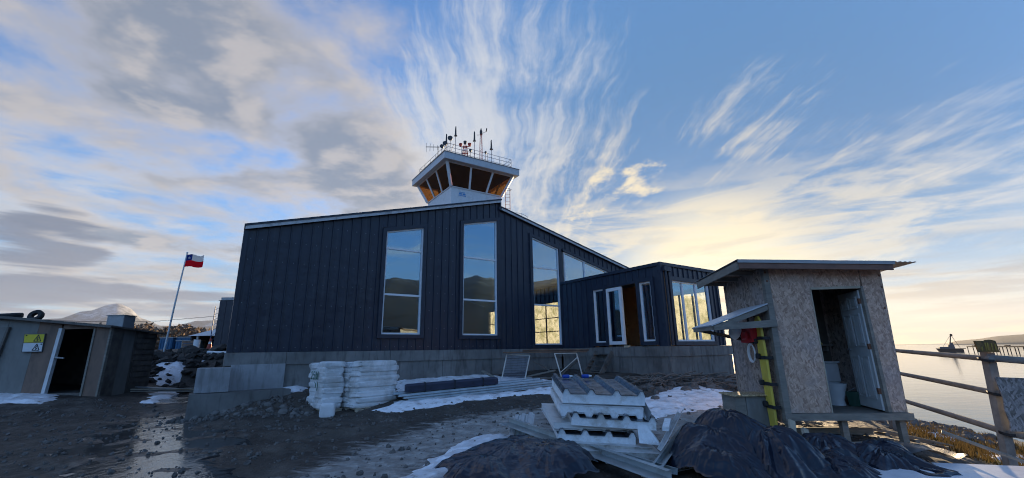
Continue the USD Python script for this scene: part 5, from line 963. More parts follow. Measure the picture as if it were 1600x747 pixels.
single('wall_shelf', 'narrow board shelf on the back wall inside the hut', 'shelf', cat_([bbox(1.1, 1.8, 1.36, 1.568, 1.60, 1.63), bbox(1.2, 1.23, 1.4, 1.568, 1.5, 1.60), bbox(1.7, 1.73, 1.4, 1.568, 1.5, 1.60)]), WOOD)
yh = Thing('yellow_helmet', 'dull yellow helmet lying on the shelf inside the hut', 'helmet', B(1.5, 1.45, 1.63)); s_ = trimesh.creation.icosphere(subdivisions=3, radius=0.13); s_ = trimesh.intersections.slice_mesh_plane(s_, (0, 0, 1), (0, 0, 0)); s_.apply_scale((1.0, 1.2, 0.95)); s_.apply_translation(B(1.48, 1.44, 1.635)); yh.part('shell', s_, SBY, smooth=True); yh.part('brim', tube([B(1.48, 1.44, 1.632), B(1.48, 1.44, 1.645)], 0.155, 18), SBY)
# crate beside the hut
cr = Thing('plywood_box', 'plywood box with loose chipboard lid beside the hut', 'box', (3.95, 7.95, 0.15))
cr.part('front_board', obox((3.72, 7.72, 0.10), (0.17, -0.0, 0), (0, 0.03, 0), (0.0, 0, 0.70)), WOOD); cr.part('front_board', obox((3.90, 7.715, 0.10), (0.40, 0.0, 0), (0, 0.03, 0), (0, 0, 0.70)), PLYG); cr.part('side_board', obox((3.72, 7.752, 0.10), (0.03, 0, 0), (0, 0.45, 0), (0, 0, 0.70)), WOOD); cr.part('side_board', obox((4.27, 7.752, 0.10), (0.03, 0, 0), (0, 0.45, 0), (0, 0, 0.70)), WOOD); cr.part('lid', obox((3.67, 7.66, 0.802), (0.66, 0, 0), (0.02, 0.58, 0), (0, 0, 0.022)), osb_look('lid_board_look', (0.40, 0.29, 0.16), (0.52, 0.40, 0.25), (0.25, 0.17, 0.09), 16.0))

# ---------------------------------------------------------------- fence by the shore
LOG = plain('grey_log_look', (0.20, 0.19, 0.175), 0.8, var=0.3, scale=7, dirt=(0.10, 0.095, 0.09), dirt_amt=0.6, bump=0.4)
fe = Thing('shore_fence', 'grey round rail fence with a board panel above the shore', 'fence', (7.5, 7.3, -0.35))
for z0, z1, z2, r in ((1.46, 1.36, 1.33, 0.042), (1.00, 0.845, 0.82, 0.042), (0.45, 0.275, 0.20, 0.046)):
    fe.part('rail', rough(tube([(8.35, 10.3, z0 + 0.06), (7.80, 8.3, (z0 + z1) / 2 + 0.012), (7.44, 6.98, z1)], [r * 0.85, r, r * 1.05], 10), 0.004, 9, 2), LOG, smooth=50)
    if z0 != 1.00: fe.part('rail', rough(tube([(7.46, 7.10, z1 + 0.02), (7.75, 6.75, z2), (8.6, 6.2, z2 - 0.02)], [r * 1.25, r * 1.3, r * 1.35], 10), 0.004, 9, 3), LOG, smooth=50)
fe.part('post', beam((7.38, 7.12, -0.6), (7.50, 7.08, 1.46), 0.13, 0.10, (0, 1, 0)), LOG); fe.part('post', beam((8.42, 10.35, -0.9), (8.45, 10.35, 1.62), 0.12, 0.10, (0, 1, 0)), LOG); fe.part('post', beam((8.65, 6.15, -1.0), (8.65, 6.15, 1.45), 0.13, 0.10, (0, 1, 0)), LOG)
fe.part('panel', prism([(0.0, 0.0), (0.95, -0.03), (0.95, 0.72), (-0.02, 0.77), (0.015, 0.45), (-0.005, 0.3), (0.02, 0.12)], (7.36, 6.93, 0.33), unit((0.97, -0.24, 0)), (0.02, 0, 1), np.array((0.24, 0.97, 0)) * 0.018), osb_look('panel_board_look', (0.19, 0.185, 0.18), (0.26, 0.25, 0.25), (0.12, 0.115, 0.11), 10.0))
for z in (1.34, 0.84, 0.27): fe.part('lashing', cat_([tube([(7.43 + math.cos(a) * 0.075, 7.06 + math.sin(a) * 0.10, z + 0.012 * k + 0.02 * math.sin(a)) for a in np.linspace(0, 2 * math.pi, 10)], 0.010, 5) for k in range(3)]), STRAP)
sgn = Thing('weathered_sign', 'small weathered olive yellow board nailed on top of the fence post', 'sign', (7.45, 7.0, 1.46)); OLIVE = plain('olive_sign_look', (0.20, 0.11, 0.03), 0.75, var=0.5, scale=9, dirt=(0.035, 0.035, 0.02), dirt_amt=0.8, dscale=7)
sgn.part('board', prism([(0, 0), (0.335, -0.005), (0.32, 0.17), (0.24, 0.19), (0.16, 0.185), (0.14, 0.17), (-0.02, 0.175)], (7.27, 6.985, 1.465), (1, 0.02, 0), (0, 0, 1), (0, 0.02, 0)), OLIVE)
for k, (x, h) in enumerate(((0.055, 0.06), (0.12, 0.12), (0.155, 0.12), (0.215, 0.11), (0.27, 0.10))): sgn.part('faded_stroke', obox((7.27 + x, 6.980, 1.49), (0.018, 0, 0), (0, 0.004, 0), (0.006, 0, h)), plain('faded_stroke_look', (0.30, 0.21, 0.04), 0.8, var=0.4, scale=12) if k == 0 else '/World/Looks/faded_stroke_look')

# ---------------------------------------------------------------- sacks on pallets
SACK = plain('sack_look', (0.70, 0.70, 0.70), 0.55, var=0.10, scale=5, dirt=(0.34, 0.31, 0.27), dirt_amt=0.55, dscale=1.8, bump=0.35, bscale=26)
def pillow(c, a, b, h, seed):
    """a filled sack: half extents are the vectors a, b and the height h"""
    m = trimesh.creation.icosphere(subdivisions=3); v = np.array(m.vertices); e = np.array([0.30, 0.30, 0.50]); w = np.sign(v) * np.abs(v) ** e
    w /= np.max(np.abs(w), axis=0); n_ = meshkit.fbm(v * 1.8 + seed * 3.1, 3, seed) - 0.5; n2 = np.abs(meshkit.fbm(v * np.array([3.0, 3.0, 6.0]) + seed * 1.7, 3, seed + 5) - 0.5)
    w = w * (1 + 0.20 * n_ - 0.22 * n2)[:, None]
    return trimesh.Trimesh(np.asarray(c) + w[:, :1] * a + w[:, 1:2] * b + w[:, 2:3] * np.array([0, 0, h]), m.faces, process=False)
def sack_stack(c, az1, L1, az2, L2, layers, n1, lab, seed, zb):
    c = np.array([c[0], c[1], 0.0]); e1 = np.array([math.sin(math.radians(az1)), math.cos(math.radians(az1)), 0]); e2 = np.array([math.sin(math.radians(az2)), math.cos(math.radians(az2)), 0])
    mid = c + e1 * L1 / 2 + e2 * L2 / 2
    pl = Thing('pallet', lab[0], 'pallet', (mid[0], mid[1], zb))
    for k in range(3): pl.part('bearer', obox(c + e2 * (L2 * k / 2.0 - 0.05 * (k == 2)) * 0.96 + FZ * zb, e1 * L1, e2 * 0.08, FZ * 0.09), PALEW)
    for k in range(5): pl.part('top_slat', obox(c + e1 * (L1 - 0.12) * k / 4 - e2 * 0.01 + FZ * (zb + 0.092), e1 * 0.12, e2 * L2, FZ * 0.02), PALEW)
    st = Thing('sack_stack', lab[1], 'sack stack', (mid[0], mid[1], zb + 0.11)); rg = np.random.default_rng(seed); h = 0.063
    for k in range(layers):
        z = zb + 0.115 + h + k * 0.1235; bulge = 1.0 + 0.03 * math.sin(k * 1.3 + seed) - 0.05 * (k == layers - 1)
        for i in range(n1):
            for j in range(2):
                p = c + e1 * L1 * (i + 0.5) / n1 + e2 * L2 * (j + 0.5) / 2 + e1 * rg.uniform(-0.035, 0.035) + e2 * rg.uniform(-0.035, 0.035) + FZ * (z + rg.uniform(-0.008, 0.008) - 0.03 * (j if k > 5 else 0))
                st.part('sack', pillow(p, e1 * L1 / n1 * 0.52 * bulge, e2 * L2 / 4 * 1.06 * bulge, h * 1.38, seed * 50 + k * 7 + i * 3 + j), SACK, smooth=50)
    return st, c, e1, e2
sA = sack_stack((-4.76, 11.22), 52, 0.52, -45, 0.95, 9, 1, ('pale wooden pallet under the narrow left sack stack', 'stack of white sacks with green 25M marking, left of two'), 3, 0.17)
sB = sack_stack((-3.90, 11.30), 38, 1.22, -52, 0.92, 9, 1, ('pale wooden pallet under the wide right sack stack', 'wide stack of bulging white sacks, right of two'), 8, 0.17)
tx = meshkit.text_mesh('25M', 0.17, 0.004, bold=False); v = np.array(tx.vertices); c_, e2_ = sA[1], sA[3]; out_ = -sA[2]
tx = trimesh.Trimesh(c_ + e2_ * 0.72 - e2_ * v[:, :1] * 1.0 + FZ * (0.98 + v[:, 1:2] * 1.15) + out_ * (0.033 + v[:, 2:3] * 1.0), tx.faces, process=False)
if np.dot(np.cross(-e2_, FZ), out_) < 0: tx.invert()
GREEN = plain('green_paint_look', (0.01, 0.10, 0.06), 0.6, var=0.1)
sA[0].part('painted_marking', tx, GREEN, label='green painted 25M on the sack stack')
sA[0].part('painted_stroke', cat_([tube([c_ + e2_ * d + FZ * z + out_ * 0.036 for d, z in pts], 0.009, 5) for pts in (((0.42, 0.92), (0.34, 0.86), (0.36, 0.78)), ((0.27, 0.93), (0.22, 0.84), (0.24, 0.72)))]), GREEN)
single('sack', 'single white sack slumped at the foot of the left stack', 'sack', pillow((-4.50, 11.02, gz(-4.50, 11.02) + 0.15), np.array([0.17, 0.05, 0]), np.array([-0.04, 0.13, 0]), 0.17, 77), SACK, smooth=50)

# ---------------------------------------------------------------- metal profiles and dark bundle
ZINC = plain('galvanised_look', (0.40, 0.43, 0.44), 0.38, metal=0.75, var=0.15, dirt=(0.25, 0.25, 0.25), dirt_amt=0.4)
d1 = unit(np.array([4.25, 1.50, 0])); n1 = np.array([-d1[1], d1[0], 0]); pz = lambda t: 0.29 + t * 0.055
def omega(p, L, d, w, h, t=0.004, up=FZ):
    """long folded profile: an upside-down channel with lips"""
    s = unit(np.cross(d, up)); P = [(-w / 2 - 0.03, 0), (-w / 2, 0), (-w / 2 + 0.02, h), (w / 2 - 0.02, h), (w / 2, 0), (w / 2 + 0.03, 0), (w / 2 + 0.03, -t), (w / 2 - 0.003, -t), (w / 2 - 0.023, h - t), (-w / 2 + 0.023, h - t), (-w / 2 + 0.003, -t), (-w / 2 - 0.03, -t)]
    return prism(P, p, s, up, np.asarray(d) * L)
def prof_lab(k): return ('lowest', 'second lowest', 'third', 'fourth')[k]
for col in range(2):
    for lay in range(4):
        o = np.array([-3.10, 11.74, 0]) + n1 * (0.12 + col * 0.30 + 0.02 * lay) + d1 * (0.12 * ((lay * 7 + col * 3) % 4)); L = 4.1 + 0.15 * ((lay + col) % 3)
        dz = unit(d1 + FZ * 0.055); o[2] = 0.33 + lay * 0.055 + col * 0.03
        single('metal_profile', f'long galvanised metal profile, {prof_lab(lay)} of the {("front", "rear")[col]} pile by the sacks', 'metal profile', omega(o, L, dz, 0.20, 0.05), ZINC)
single('timber_bearer', 'short timber bearer under the left end of the metal profiles', 'timber', obox((-2.75, 11.80, 0.2), d1 * 0.09, n1 * 0.75, FZ * 0.12), WOOD); single('timber_bearer', 'short timber bearer under the right end of the metal profiles', 'timber', obox((0.45, 12.95, 0.32), d1 * 0.09, n1 * 0.75, FZ * 0.16), WOOD)
db_ = unit(d1 + FZ * 0.045); bu = Thing('wrapped_bundle', 'long dark navy wrapped bundle lying on the metal profiles', 'bundle', (-1.7, 12.5, 0.6)); P_ = np.array([-2.90, 12.02, 0.66])
bu.part('wrap', rough(trimesh.convex.convex_hull(np.array([P_ + db_ * t + n1 * a + FZ * b for t, k in ((0.0, 0.9), (0.05, 1.0), (2.45, 1.0), (2.55, 0.8)) for a, b in ((-0.13 * k, -0.07 * k), (-0.13 * k, 0.08 * k), (-0.07 * k, 0.13 * k), (0.07 * k, 0.13 * k), (0.13 * k, 0.07 * k), (0.13 * k, -0.07 * k))])).subdivide().subdivide().subdivide(), 0.012, 3.0, 6), plain('navy_wrap_look', (0.015, 0.02, 0.04), 0.42, var=0.3, bump=0.3, bscale=9), smooth=40)
for t in (0.5, 1.3, 2.1): bu.part('band', cat_([obox(P_ + db_ * t - n1 * 0.142 - FZ * 0.085, db_ * 0.03, n1 * 0.284, FZ * 0.008), obox(P_ + db_ * t - n1 * 0.142 + FZ * 0.138, db_ * 0.03, n1 * 0.284, FZ * 0.006), obox(P_ + db_ * t - n1 * 0.145 - FZ * 0.075, db_ * 0.03, n1 * 0.006, FZ * 0.21)]), STRAP)

# ---------------------------------------------------------------- trestles, plank, steps against the base
TRW = plain('trestle_paint_look', (0.62, 0.60, 0.55), 0.5, var=0.12, dirt=(0.28, 0.2, 0.14), dirt_amt=0.5)
def trestle(a, b, c, d, lab, mesh_):
    a, b, c, d = (np.array(q, float) for q in (a, b, c, d)); t = Thing('trestle', lab, 'trestle', ((a[0] + b[0]) / 2, (a[1] + b[1]) / 2, min(a[2], b[2])))
    t.part('leg', tube([a, c], 0.022, 8), TRW, smooth=40); t.part('leg', tube([b, d], 0.022, 8), TRW, smooth=40); t.part('top_bar', tube([c, d], 0.02, 8), TRW, smooth=40)
    if mesh_:
        w = []
        for k in range(1, 22): u = k / 22; w.append(tube([a + (b - a) * u, c + (d - c) * u], 0.0035, 3, False))
        for k in range(1, 16): u = k / 16; w.append(tube([a + (c - a) * u, b + (d - b) * u], 0.0035, 3, False))
        t.part('wire_mesh', cat_(w), plain('blue_net_look', (0.30, 0.34, 0.42), 0.6), kind='stuff')
    else: t.part('brace', tube([a + (c - a) * 0.3, d + (b - d) * 0.15], 0.014, 6), TRW)
trestle((-0.44, 15.25, 0.62), (0.34, 15.1, 0.62), (-0.24, 15.3, 1.50), (0.54, 15.15, 1.45), 'white trestle frame filled with wire mesh before the foundation', True)
trestle((1.58, 14.8, 0.62), (2.26, 14.75, 0.64), (1.36, 14.9, 1.50), (2.08, 14.8, 1.50), 'white leaning trestle frame without mesh near the annex', False)
RUSTW = plain('rusty_plank_look', (0.13, 0.075, 0.05), 0.8, var=0.5, scale=3, dirt=(0.3, 0.2, 0.12), dirt_amt=0.5)
single('scaffold_plank', 'long rusty brown plank resting across the two white trestles', 'plank', cat_([beam((-0.36, 15.24, 1.555), (2.44, 14.8, 1.545), 0.22, 0.045)]), RUSTW); single('scaffold_pole', 'thin rusty pole lying on the plank over the trestles', 'pole', tube([(0.3, 15.16, 1.61), (2.5, 14.82, 1.60)], 0.03, 7), RUSTW)
sp = Thing('wooden_steps', 'dark wooden steps leaning on the annex foundation below the door', 'steps', G(2.5, 0.5, 0.7))
for t0 in (2.05, 2.85): sp.part('stringer', beam(G(t0, 0.85, 0.62), G(t0, 0.10, 1.52), 0.05, 0.18, (0, 0, 1)), DARKWOOD)
for k in range(4): u = (k + 0.7) / 4.3; sp.part('tread', obox(G(2.075, 0.92 - 0.75 * u, 0.64 + 0.90 * u), FN * 0.75, FU * -0.02 + FU * 0.22, FZ * 0.035), DARKWOOD)
rg = np.random.default_rng(21)
DW = [('grey broken board lying under the trestles', (0.35, 15.6, 0.72), (1.4, 15.2, 0.95)), ('dark brace timber leaning behind the left trestle', (0.65, 15.5, 1.25), (1.5, 15.4, 0.78)), ('dark timber leaning the other way behind the trestles', (1.5, 15.3, 0.72), (2.2, 15.1, 1.30)), ('pale split timber on the snow left of the trestles', (-1.1, 15.6, 0.95), (-0.6, 15.0, 0.72)), ('dark round timber lying flat by the right trestle', (0.6, 14.9, 0.72), (1.6, 14.7, 0.74))]
for lab, a, b in DW: single('timber', lab, 'timber', rough(beam(a, b, 0.09, 0.05), 0.004, 9, 3), DARKWOOD if 'dark' in lab else WOOD)

# ---------------------------------------------------------------- stack of insulated roof panels
FOAM = plain('foam_edge_look', (0.80, 0.82, 0.84), 0.8, var=0.08, scale=20, dirt=(0.40, 0.35, 0.28), dirt_amt=0.6, dscale=5, bump=0.4, bscale=60)
FOAMD = plain('dirty_foam_look', (0.46, 0.43, 0.39), 0.85, var=0.15, scale=12, dirt=(0.17, 0.15, 0.13), dirt_amt=0.8, dscale=7, bump=0.5, bscale=50)
SHEET = plain('panel_sheet_look', (0.16, 0.18, 0.21), 0.26, metal=0.85, var=0.12, dirt=(0.30, 0.30, 0.30), dirt_amt=0.2, stretch=(1, 1, 1))
LINER = plain('panel_liner_look', (0.70, 0.70, 0.69), 0.4, var=0.06, dirt=(0.28, 0.25, 0.22), dirt_amt=0.6, dscale=3)
def sandwich(lab, o, yaw, pitch, roll, W_, L, core, inv, foam, sheet=SHEET, ribs=4, rh=0.065):
    """ribbed panel; o is the front left lower corner, width W_ along the front, length L away from the camera"""
    ca, sa = math.cos(math.radians(yaw)), math.sin(math.radians(yaw)); d = np.array([sa, ca, math.tan(math.radians(pitch))]); s = np.array([ca, -sa, -math.tan(math.radians(roll))]); d, s = unit(d), unit(s); u_ = unit(np.cross(s, d))
    o = np.asarray(o, float); sp_ = (W_ - 0.10) / (ribs - 1); prof = [(0, 0)]; top = []
    for k in range(ribs):
        c = 0.05 + k * sp_; top += [(c - 0.062, 0), (c - 0.022, rh), (c + 0.022, rh), (c + 0.062, 0)]
    top = [(min(max(a, 0.0), W_), b) for a, b in top]; sg = -1 if inv else 1; y0 = core if not inv else 0.0
    body = [(0, 0), (W_, 0), (W_, core), (0, core)]; t = Thing('roof_panel', lab, 'roof panel', o)
    rib_poly = [(a, y0 + sg * b) for a, b in top]; full = Polygon(body)
    from shapely.ops import unary_union
    g_ = unary_union([full] + [Polygon([(rib_poly[4 * k][0], y0 - sg * 0.002)] + rib_poly[4 * k:4 * k + 4] + [(rib_poly[4 * k + 3][0], y0 - sg * 0.002)]).buffer(0) for k in range(ribs)]).buffer(0)
    fm = prism(list(g_.exterior.coords)[:-1], o, s, u_, d * L); fm = fm.subdivide().subdivide(); t.part('foam_core', rough(fm, 0.006, 14, len(lab)), foam)
    line = [(-0.012, y0 + sg * 0.006)] + [(a, y0 + sg * (b + 0.007)) for a, b in top] + [(W_ + 0.012, y0 + sg * 0.006)]
    strip = line + [(a, b + sg * 0.005) for a, b in line[::-1]]; t.part('ribbed_sheet', prism(strip, o - d * 0.02, s, u_, d * (L + 0.05)), sheet)
    yb = -0.006 if not inv else core + 0.001; t.part('flat_sheet', prism([(-0.004, yb), (W_ + 0.004, yb), (W_ + 0.004, yb + 0.005), (-0.004, yb + 0.005)], o - d * 0.005, s, u_, d * (L + 0.01)), LINER)
    return t
sandwich('topmost ribbed roof panel with grey pans, ribs up, on the stack', (0.69, 6.60, 0.870), -2, 6.5, 3.0, 1.20, 1.25, 0.125, False, FOAM)
sandwich('upturned roof panel second from the top with ribs pointing down', (0.64, 6.57, 0.755), -1, 6.0, 3.4, 1.20, 1.25, 0.09, True, FOAM, LINER)
sandwich('snow pale roof panel third from the top pushed to the right', (0.80, 6.55, 0.580), 2, 5.5, 4.0, 1.18, 1.25, 0.10, False, FOAM)
sandwich('flat edged roof panel fourth from the top jutting out left', (0.55, 6.60, 0.530), -4, 5.0, 3.0, 1.14, 1.3, 0.075, True, LINER, LINER, rh=0.012)
sandwich('ribbed roof panel fifth from the top with dark gaps between ribs', (0.60, 6.58, 0.375), -1, 4.5, 4.0, 1.10, 1.25, 0.085, False, FOAM)
sandwich('dirty brown edged roof panel sixth from the top', (0.64, 6.52, 0.290), 0, 4.0, 4.2, 1.25, 1.25, 0.07, True, FOAMD, LINER, rh=0.012)
sandwich('lowest roof panel of the stack, dirty, ribs pointing down', (0.86, 6.40, 0.205), 2, 3.5, 3.0, 1.10, 1.3, 0.075, True, FOAMD, LINER)
single('timber_block', 'short timber block under the front of the roof panel stack', 'timber', obox((0.9, 6.5, -0.02), (0.14, 0, 0), (0, 0.5, 0), (0, 0, 0.15)), WOOD); single('timber_block', 'dark timber block under the right of the roof panel stack', 'timber', obox((1.75, 6.5, -0.02), (0.14, 0, 0), (0, 0.6, 0), (0, 0, 0.12)), DARKWOOD)
single('foam_offcut', 'triangular white foam offcut leaning on the panel stack', 'offcut', prism([(0, 0), (0.30, -0.02), (0.10, 0.27), (0.0, 0.24)], (1.70, 6.42, 0.35), (1, 0.05, -0.06), (0.05, 0.35, 1), (0.05, 0.12, -0.02)), FOAM)
BLU = plain('bottle_blue_look', (0.01, 0.06, 0.35), 0.4)
for x, lab in ((0.83, 'small blue and white bottle at the left back of the top panel'), (1.16, 'small blue and white bottle in the middle back of the top panel')):
    t = Thing('bottle', lab, 'bottle', (x, 7.72, 1.13)); t.part('body', tube([(x, 7.72, 1.165), (x + 0.11, 7.74, 1.165)], 0.03, 9), BLU, smooth=40); t.part('neck', tube([(x + 0.112, 7.74, 1.165), (x + 0.17, 7.75, 1.167)], [0.022, 0.012], 8), PVC)
# long folded flashings
FL = plain('flashing_look', (0.44, 0.47, 0.47), 0.42, metal=0.35, var=0.12, dirt=(0.26, 0.25, 0.23), dirt_amt=0.5)
def angle_(p, q, w, h, t=0.004, roll=0.0):
    p, q = np.asarray(p, float), np.asarray(q, float); d = unit(q - p); s = unit(np.cross(d, FZ)); u_ = np.cross(s, d); cr, sr = math.cos(roll), math.sin(roll); s, u_ = s * cr + u_ * sr, u_ * cr - s * sr
    P = [(0, 0), (w, 0), (w, t), (t, t), (t, h), (w * 0.35, h), (w * 0.35, h + t), (0, h + t)]; return prism(P, p, s, u_, q - p)
single('flashing', 'longest pale folded flashing crossing in front of the panel stack', 'flashing', cat_([angle_((-0.10, 8.35, 0.36), (1.78, 5.45, 0.16), 0.22, 0.09)]), FL)
single('flashing', 'second long flashing lying just behind the longest one', 'flashing', angle_((-0.02, 8.55, 0.28), (1.95, 5.75, 0.12), 0.16, 0.07, roll=0.25), FL)
single('flashing', 'ribbed metal offcut propped at the far end of the long flashing', 'flashing', cat_([omega((-0.05 + 0.13 * k, 8.25 - 0.02 * k, 0.12 + 0.02 * k), 0.55, unit(np.array([0.1, 0.5, 0.32])), 0.10, 0.03) for k in range(3)]), ZINC)
for k, (a, b, w, h, r, lab) in enumerate((((1.62, 5.75, 0.12), (2.72, 7.35, 0.42), 0.16, 0.06, 0.5, 'front white edged flashing right of the panel stack'), ((1.75, 5.80, 0.10), (2.78, 7.55, 0.30), 0.12, 0.05, 0.2, 'flashing with open lip lying second beside the stack'), ((1.90, 6.15, 0.30), (2.62, 7.30, 0.60), 0.14, 0.05, 0.9, 'raised flashing sticking up at the right of the stack'),
        ((2.0, 6.1, 0.14), (2.95, 7.4, 0.24), 0.13, 0.05, -0.2, 'low flashing half under the others beside the black tarpaulin'), ((1.88, 6.5, 0.62), (2.02, 7.75, 0.90), 0.12, 0.05, 1.2, 'short upright flashing hugging the right side of the stack'), ((1.55, 5.9, 0.07), (2.3, 6.2, 0.10), 0.10, 0.04, 0.1, 'short flashing lying across the front of the heap'))):
    single('flashing', lab, 'flashing', angle_(a, b, w, h, roll=r), (FL, ZINC, LINER)[k % 3])
single('foam_strip', 'white foam strip lying on the flashings', 'offcut', beam((2.12, 6.55, 0.50), (2.30, 6.95, 0.56), 0.09, 0.05), FOAM)

# ---------------------------------------------------------------- black plastic sheets
def tarp_look():
    g = Graph(); p = g.add('geometry') + '.position'; n = g.noise(p, 2.2, 6, 0.6, 0.5); v1 = g.noise(g.add('mapping', vector=p, rotation=(0.3, 0.2, 0.7), scale=(1, 2.2, 1)) + '.vector', 3.4, 2, 0.5, 0.9)
    c = g.mix(g.smooth(f'{n}.fac', 0.52, 0.72, 0, 0.5), (0.004, 0.006, 0.012), (0.018, 0.022, 0.031))
    rid = g.math('absolute', g.math('subtract', f'{v1}.fac', 0.5))
    bp = g.add('bump', height=rid, strength=0.30, distance=0.03) + '.normal'
    b = g.add('principled_bsdf', base_color=c, roughness=g.linear(f'{n}.fac', 0.35, 0.65, 0.12, 0.28), normal=bp, specular_ior_level=0.55); return g.build('black_plastic_look', surface=f'{b}.BSDF')
TARP = tarp_look()
def tarp(name, lab, bumps_, R_, c, seed, fold=0.10, nr=110, na=240):
    """a thin sheet thrown over lumps: bumps_ are (x, y, radius, height); folds hang down from the high points and spread on the ground"""
    from scipy.interpolate import LinearNDInterpolator
    r = np.linspace(0, 1, nr); a = np.linspace(0, 2 * math.pi, na, endpoint=False); RR, AA = np.meshgrid(r, a, indexing='ij')
    edge_ = 1 + 0.30 * (meshkit.fbm(np.stack([np.cos(AA) * 2.6, np.sin(AA) * 2.6, np.full_like(AA, seed * 2.3)], -1), 3, seed) - 0.5) * 2
    x = c[0] + np.cos(AA) * RR * R_[0] * edge_; y = c[1] + np.sin(AA) * RR * R_[1] * edge_
    h = np.zeros_like(x); own = np.zeros_like(x); dd_ = np.full_like(x, 9.0)
    for k, (bx, by, br, bh) in enumerate(bumps_):
        d = np.hypot(x - bx, y - by) / br; hk = bh * np.exp(-1.35 * d ** 2.8); h = np.where(hk > h, hk, h); dd_ = np.minimum(dd_, d)
        an = np.arctan2(y - by, x - bx); t = np.stack([np.cos(an) * 3.2 + k * 5, np.sin(an) * 3.2, d * 0.5 + seed], -1); own = np.where(hk >= h, 1 - 4.2 * np.abs(meshkit.fbm(t, 3, seed + k) - 0.5), own)
    crump = 0
    for sp_, am in ((0.48, 0.9), (0.23, 0.34), (0.11, 0.07)):
        rgk = np.random.default_rng(seed * 7 + int(sp_ * 100)); nx, ny = int(4.6 / sp_), int(3.8 / sp_); qx, qy = np.meshgrid((np.arange(nx) - nx / 2) * sp_ + c[0], (np.arange(ny) - ny / 2) * sp_ + c[1]); q_ = np.stack([qx.ravel(), qy.ravel()], 1) + rgk.uniform(-0.46, 0.46, (nx * ny, 2)) * sp_
        crump = crump + am * np.nan_to_num(LinearNDInterpolator(q_, rgk.uniform(-0.5, 0.5, nx * ny) * (1 + (rgk.random(nx * ny) > 0.85)))(x, y))
    drape = np.clip(dd_ * 1.4, 0, 1) * np.clip((1.05 - RR) * 4, 0.25, 1)
    z = surf(x.ravel(), y.ravel()).reshape(x.shape) + 0.02 + h + fold * (0.85 * crump + 0.25 + 0.55 * np.clip(own, -0.2, 1) * drape) * np.clip((1 - RR) * 9, 0.25, 1)
    x = x + 0.35 * fold * crump * np.clip((1 - RR) * 6, 0, 1); y = y - 0.2 * fold * crump
    pts = np.stack([x, y, z], -1).reshape(-1, 3); i2 = np.arange(pts.shape[0]).reshape(x.shape); j = np.roll(i2, -1, 1)
    f = np.vstack([np.stack([i2[1:-1], i2[2:], j[2:]], -1).reshape(-1, 3), np.stack([i2[1:-1], j[2:], j[1:-1]], -1).reshape(-1, 3), np.stack([i2[1] * 0 + i2[0, 0], i2[1], j[1]], -1)])
    m = trimesh.Trimesh(pts, f, process=False); m.remove_unreferenced_vertices()
    if m.face_normals[:, 2].mean() < 0: m.invert()
    return single(name, lab, 'tarpaulin', m, TARP, smooth=38)
tarp('black_tarpaulin', 'black plastic tarpaulin over a rounded heap nearest the bottom edge', [(0.0, 6.05, 0.95, 0.36), (0.40, 5.9, 0.75, 0.34), (-0.35, 5.8, 0.8, 0.30)], (0.98, 0.78), (-0.02, 5.85), 4, 0.10)
tarp('black_tarpaulin', 'tallest crumpled black tarpaulin heap between panel stack and hut', [(3.0, 6.4, 0.62, 0.62), (3.25, 6.1, 0.6, 0.42), (2.62, 6.15, 0.6, 0.40), (2.5, 5.8, 0.5, 0.25)], (1.0, 0.85), (2.95, 6.05), 9, 0.17)
tarp('black_tarpaulin', 'low crumpled black tarpaulin spread in front of the hut step', [(4.30, 6.5, 0.45, 0.26), (4.8, 6.15, 0.42, 0.22), (3.85, 6.0, 0.5, 0.14), (5.0, 6.3, 0.3, 0.15)], (1.35, 0.68), (4.3, 5.95), 15, 0.15)
GREYP = plain('grey_plastic_look', (0.085, 0.09, 0.10), 0.4, var=0.3, scale=5, dirt=(0.2, 0.2, 0.2), dirt_amt=0.5, bump=0.3)
U, Vv = np.meshgrid(np.linspace(0, 1, 26), np.linspace(0, 1, 16)); px_ = 5.0 + U * 0.7 + Vv * 0.25; py_ = 6.05 + Vv * 0.85 - U * 0.1; pz_ = 0.17 + 0.13 * np.abs(np.sin(U * 3.3 + 0.4)) * (1 - 0.4 * Vv) + 0.05 * (meshkit.fbm(np.stack([U * 4, Vv * 4, U * 0], -1), 3, 4) - 0.5)
i2 = np.arange(U.size).reshape(U.shape); single('grey_sheet', 'bent grey plastic sheet lying between tarpaulin and hut leg', 'sheet', trimesh.Trimesh(np.stack([px_, py_, pz_], -1).reshape(-1, 3), np.vstack([np.stack([i2[:-1, :-1], i2[:-1, 1:], i2[1:, 1:]], -1).reshape(-1, 3), np.stack([i2[:-1, :-1], i2[1:, 1:], i2[1:, :-1]], -1).reshape(-1, 3)]), process=False), GREYP, smooth=40)
wp = Thing('white_panel', 'smooth white sheet panel lying flat in the bottom right corner', 'panel', (5.2, 5.5, 0.05)); Pn = [(4.62, 6.12), (6.9, 5.62), (6.3, 4.6), (3.55, 5.2)]
V = [(x, y, 0.155 - 0.02 * i) for i, (x, y) in enumerate(Pn)] + [(x, y, 0.06 - 0.02 * i) for i, (x, y) in enumerate(Pn)]; m = trimesh.convex.convex_hull(np.array(V)); wp.part('core', m, FOAM)
m2 = trimesh.convex.convex_hull(np.array([(x * 1.0, y, z) for (x, y), z in zip(Pn, (0.162, 0.142, 0.122, 0.102))] + [(x, y, z) for (x, y), z in zip(Pn, (0.157, 0.137, 0.117, 0.097))])); wp.part('face_sheet', m2, plain('white_sheet_look', (0.74, 0.76, 0.80), 0.35, var=0.04))
